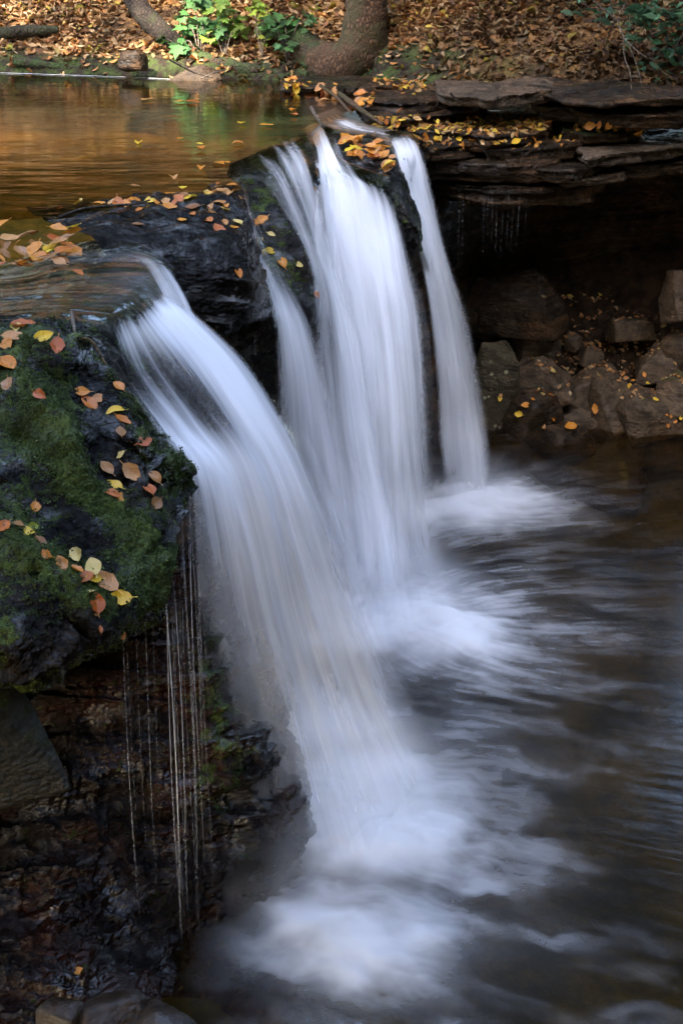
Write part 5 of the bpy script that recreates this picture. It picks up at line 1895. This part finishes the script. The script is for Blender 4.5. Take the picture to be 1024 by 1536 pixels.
# heap on the rib
for _ in range(40):
    t_ = rs.random()
    a = 512 + t_ * 76 + rs.gauss(0, 6)
    b = 212 + t_ * 34 + rs.gauss(0, 9)
    leaf_px(a, b, rs.uniform(12, 23), pick({'orange': 6, 'yellow': 4, 'rust': 2, 'tan': 1}), 'leaf in the bright orange heap on the rib above the main fall', 'leaf heap on the rock rib', tilt=.4, lift=rs.uniform(0, .05))
# ledges
for _ in range(40):
    k = rs.random()
    if k < .5:
        a, b = rs.uniform(565, 800), 0
        b = 186 + rs.gauss(0, 6) - .02 * (a - 600)
    elif k < .72:
        a = rs.uniform(600, 725)
        b = 208 + rs.gauss(0, 3)
    elif k < .9:
        a = rs.uniform(735, 885)
        b = 218 - .08 * (a - 735) + rs.gauss(0, 4)
    else:
        a, b = rs.uniform(860, 940), rs.uniform(186, 196)
    leaf_px(a, b, rs.uniform(9, 19), pick({'orange': 4, 'yellow': 5, 'tan': 2, 'rust': 2}), 'small yellow or orange leaf on the stepped sandstone ledges', 'leaves on the sandstone ledges', tilt=.2)
# pond outlet
for _ in range(24):
    a = rs.uniform(430, 560)
    b = 128 + .22 * (a - 430) + rs.gauss(0, 6)
    leaf_px(a, b, rs.uniform(11, 21), pick({'orange': 5, 'tan': 3, 'rust': 3, 'yellow': 2}), 'brown-orange leaf washed up among the sticks at the pond outlet', 'leaves at the pond outlet', tilt=.25)
# shore
for _ in range(18):
    a, b = rs.choice([(rs.uniform(745, 850), rs.uniform(590, 640)), (rs.uniform(935, 985), rs.uniform(555, 600)), (rs.uniform(990, 1024), rs.uniform(612, 640))])
    leaf_px(a, b, rs.uniform(7, 11), pick({'orange': 4, 'yellow': 4, 'tan': 2}), 'small autumn leaf among the boulders of the far shore', 'leaves among the shore boulders', tilt=.2)

# the smaller scraps between them, too many to count
pos, nr = [], []
for _ in range(900):
    q = rs.random()
    if q < .5:
        a, b = rs.uniform(560, 820), 187 + rs.gauss(0, 8)
    elif q < .68:
        a, b = rs.uniform(600, 900), 212 + rs.gauss(0, 6)
    elif q < .78:
        a, b = rs.uniform(850, 960), 192 + rs.gauss(0, 4)
    else:
        a = rs.uniform(425, 640)
        b = 128 + .2 * (a - 430) * (a < 560) + rs.gauss(0, 7)
    l, nn = hit(a, b)
    if l is None or nn.z < .6:
        continue
    pos.append(l + nn * rs.uniform(.002, .012)); nr.append(nn)
m = len(pos)
V, F, C = cards(m, np.array(pos), RNG.uniform(.03, .085, m), .3, np.array([(.5, .22, .03), (.55, .36, .04), (.3, .12, .03), (.42, .26, .1)])[RNG.integers(0, 4, m)] * RNG.uniform(.6, 1.15, (m, 1)), .4, up=np.array(nr))
tag(link_mesh('leaf_scraps', V, F, MAT['litter'], smooth=False, attrs={'col': C}), kind='stuff')
print('LEAVES', NLEAF)
# ------------------------------------------------------------------ daylight
w = bpy.data.worlds.new('World')
SC.world = w
w.use_nodes = True
nt = w.node_tree
sky = nt.nodes.new('ShaderNodeTexSky')
sky.sky_type = 'NISHITA'
sky.sun_disc = False
SUN_EL, SUN_AZ = 44.0, 205.0          # compass angle the light comes from (0 = +Y, 90 = +X)
sky.sun_elevation = R(SUN_EL)
sky.sun_rotation = R(SUN_AZ)
sky.dust_density = 2.5
sky.ozone_density = .6
bg = nt.nodes['Background']
nt.links.new(sky.outputs[0], bg.inputs[0])
bg.inputs[1].default_value = .15
sl = bpy.data.lights.new('sun', 'SUN')
sl.energy = 2.0
sl.angle = R(.5)
sl.color = (1, .9, .76)
so = bpy.data.objects.new('sun', sl)
COL.objects.link(so)
sd = Vector((math.sin(R(SUN_AZ)) * math.cos(R(SUN_EL)), math.cos(R(SUN_AZ)) * math.cos(R(SUN_EL)), math.sin(R(SUN_EL))))
so.rotation_euler = sd.to_track_quat('Z', 'Y').to_euler()
so.location = (0, 0, 12)

SC.view_settings.view_transform = 'Standard'
SC.view_settings.look = 'None'
SC.view_settings.gamma = 1.0
SC.view_settings.exposure = 3.95
SC.cycles.transparent_max_bounces = 32
SC.cycles.max_bounces = 10
SC.cycles.volume_bounces = 2
SC.cycles.volume_step_rate = 2.0
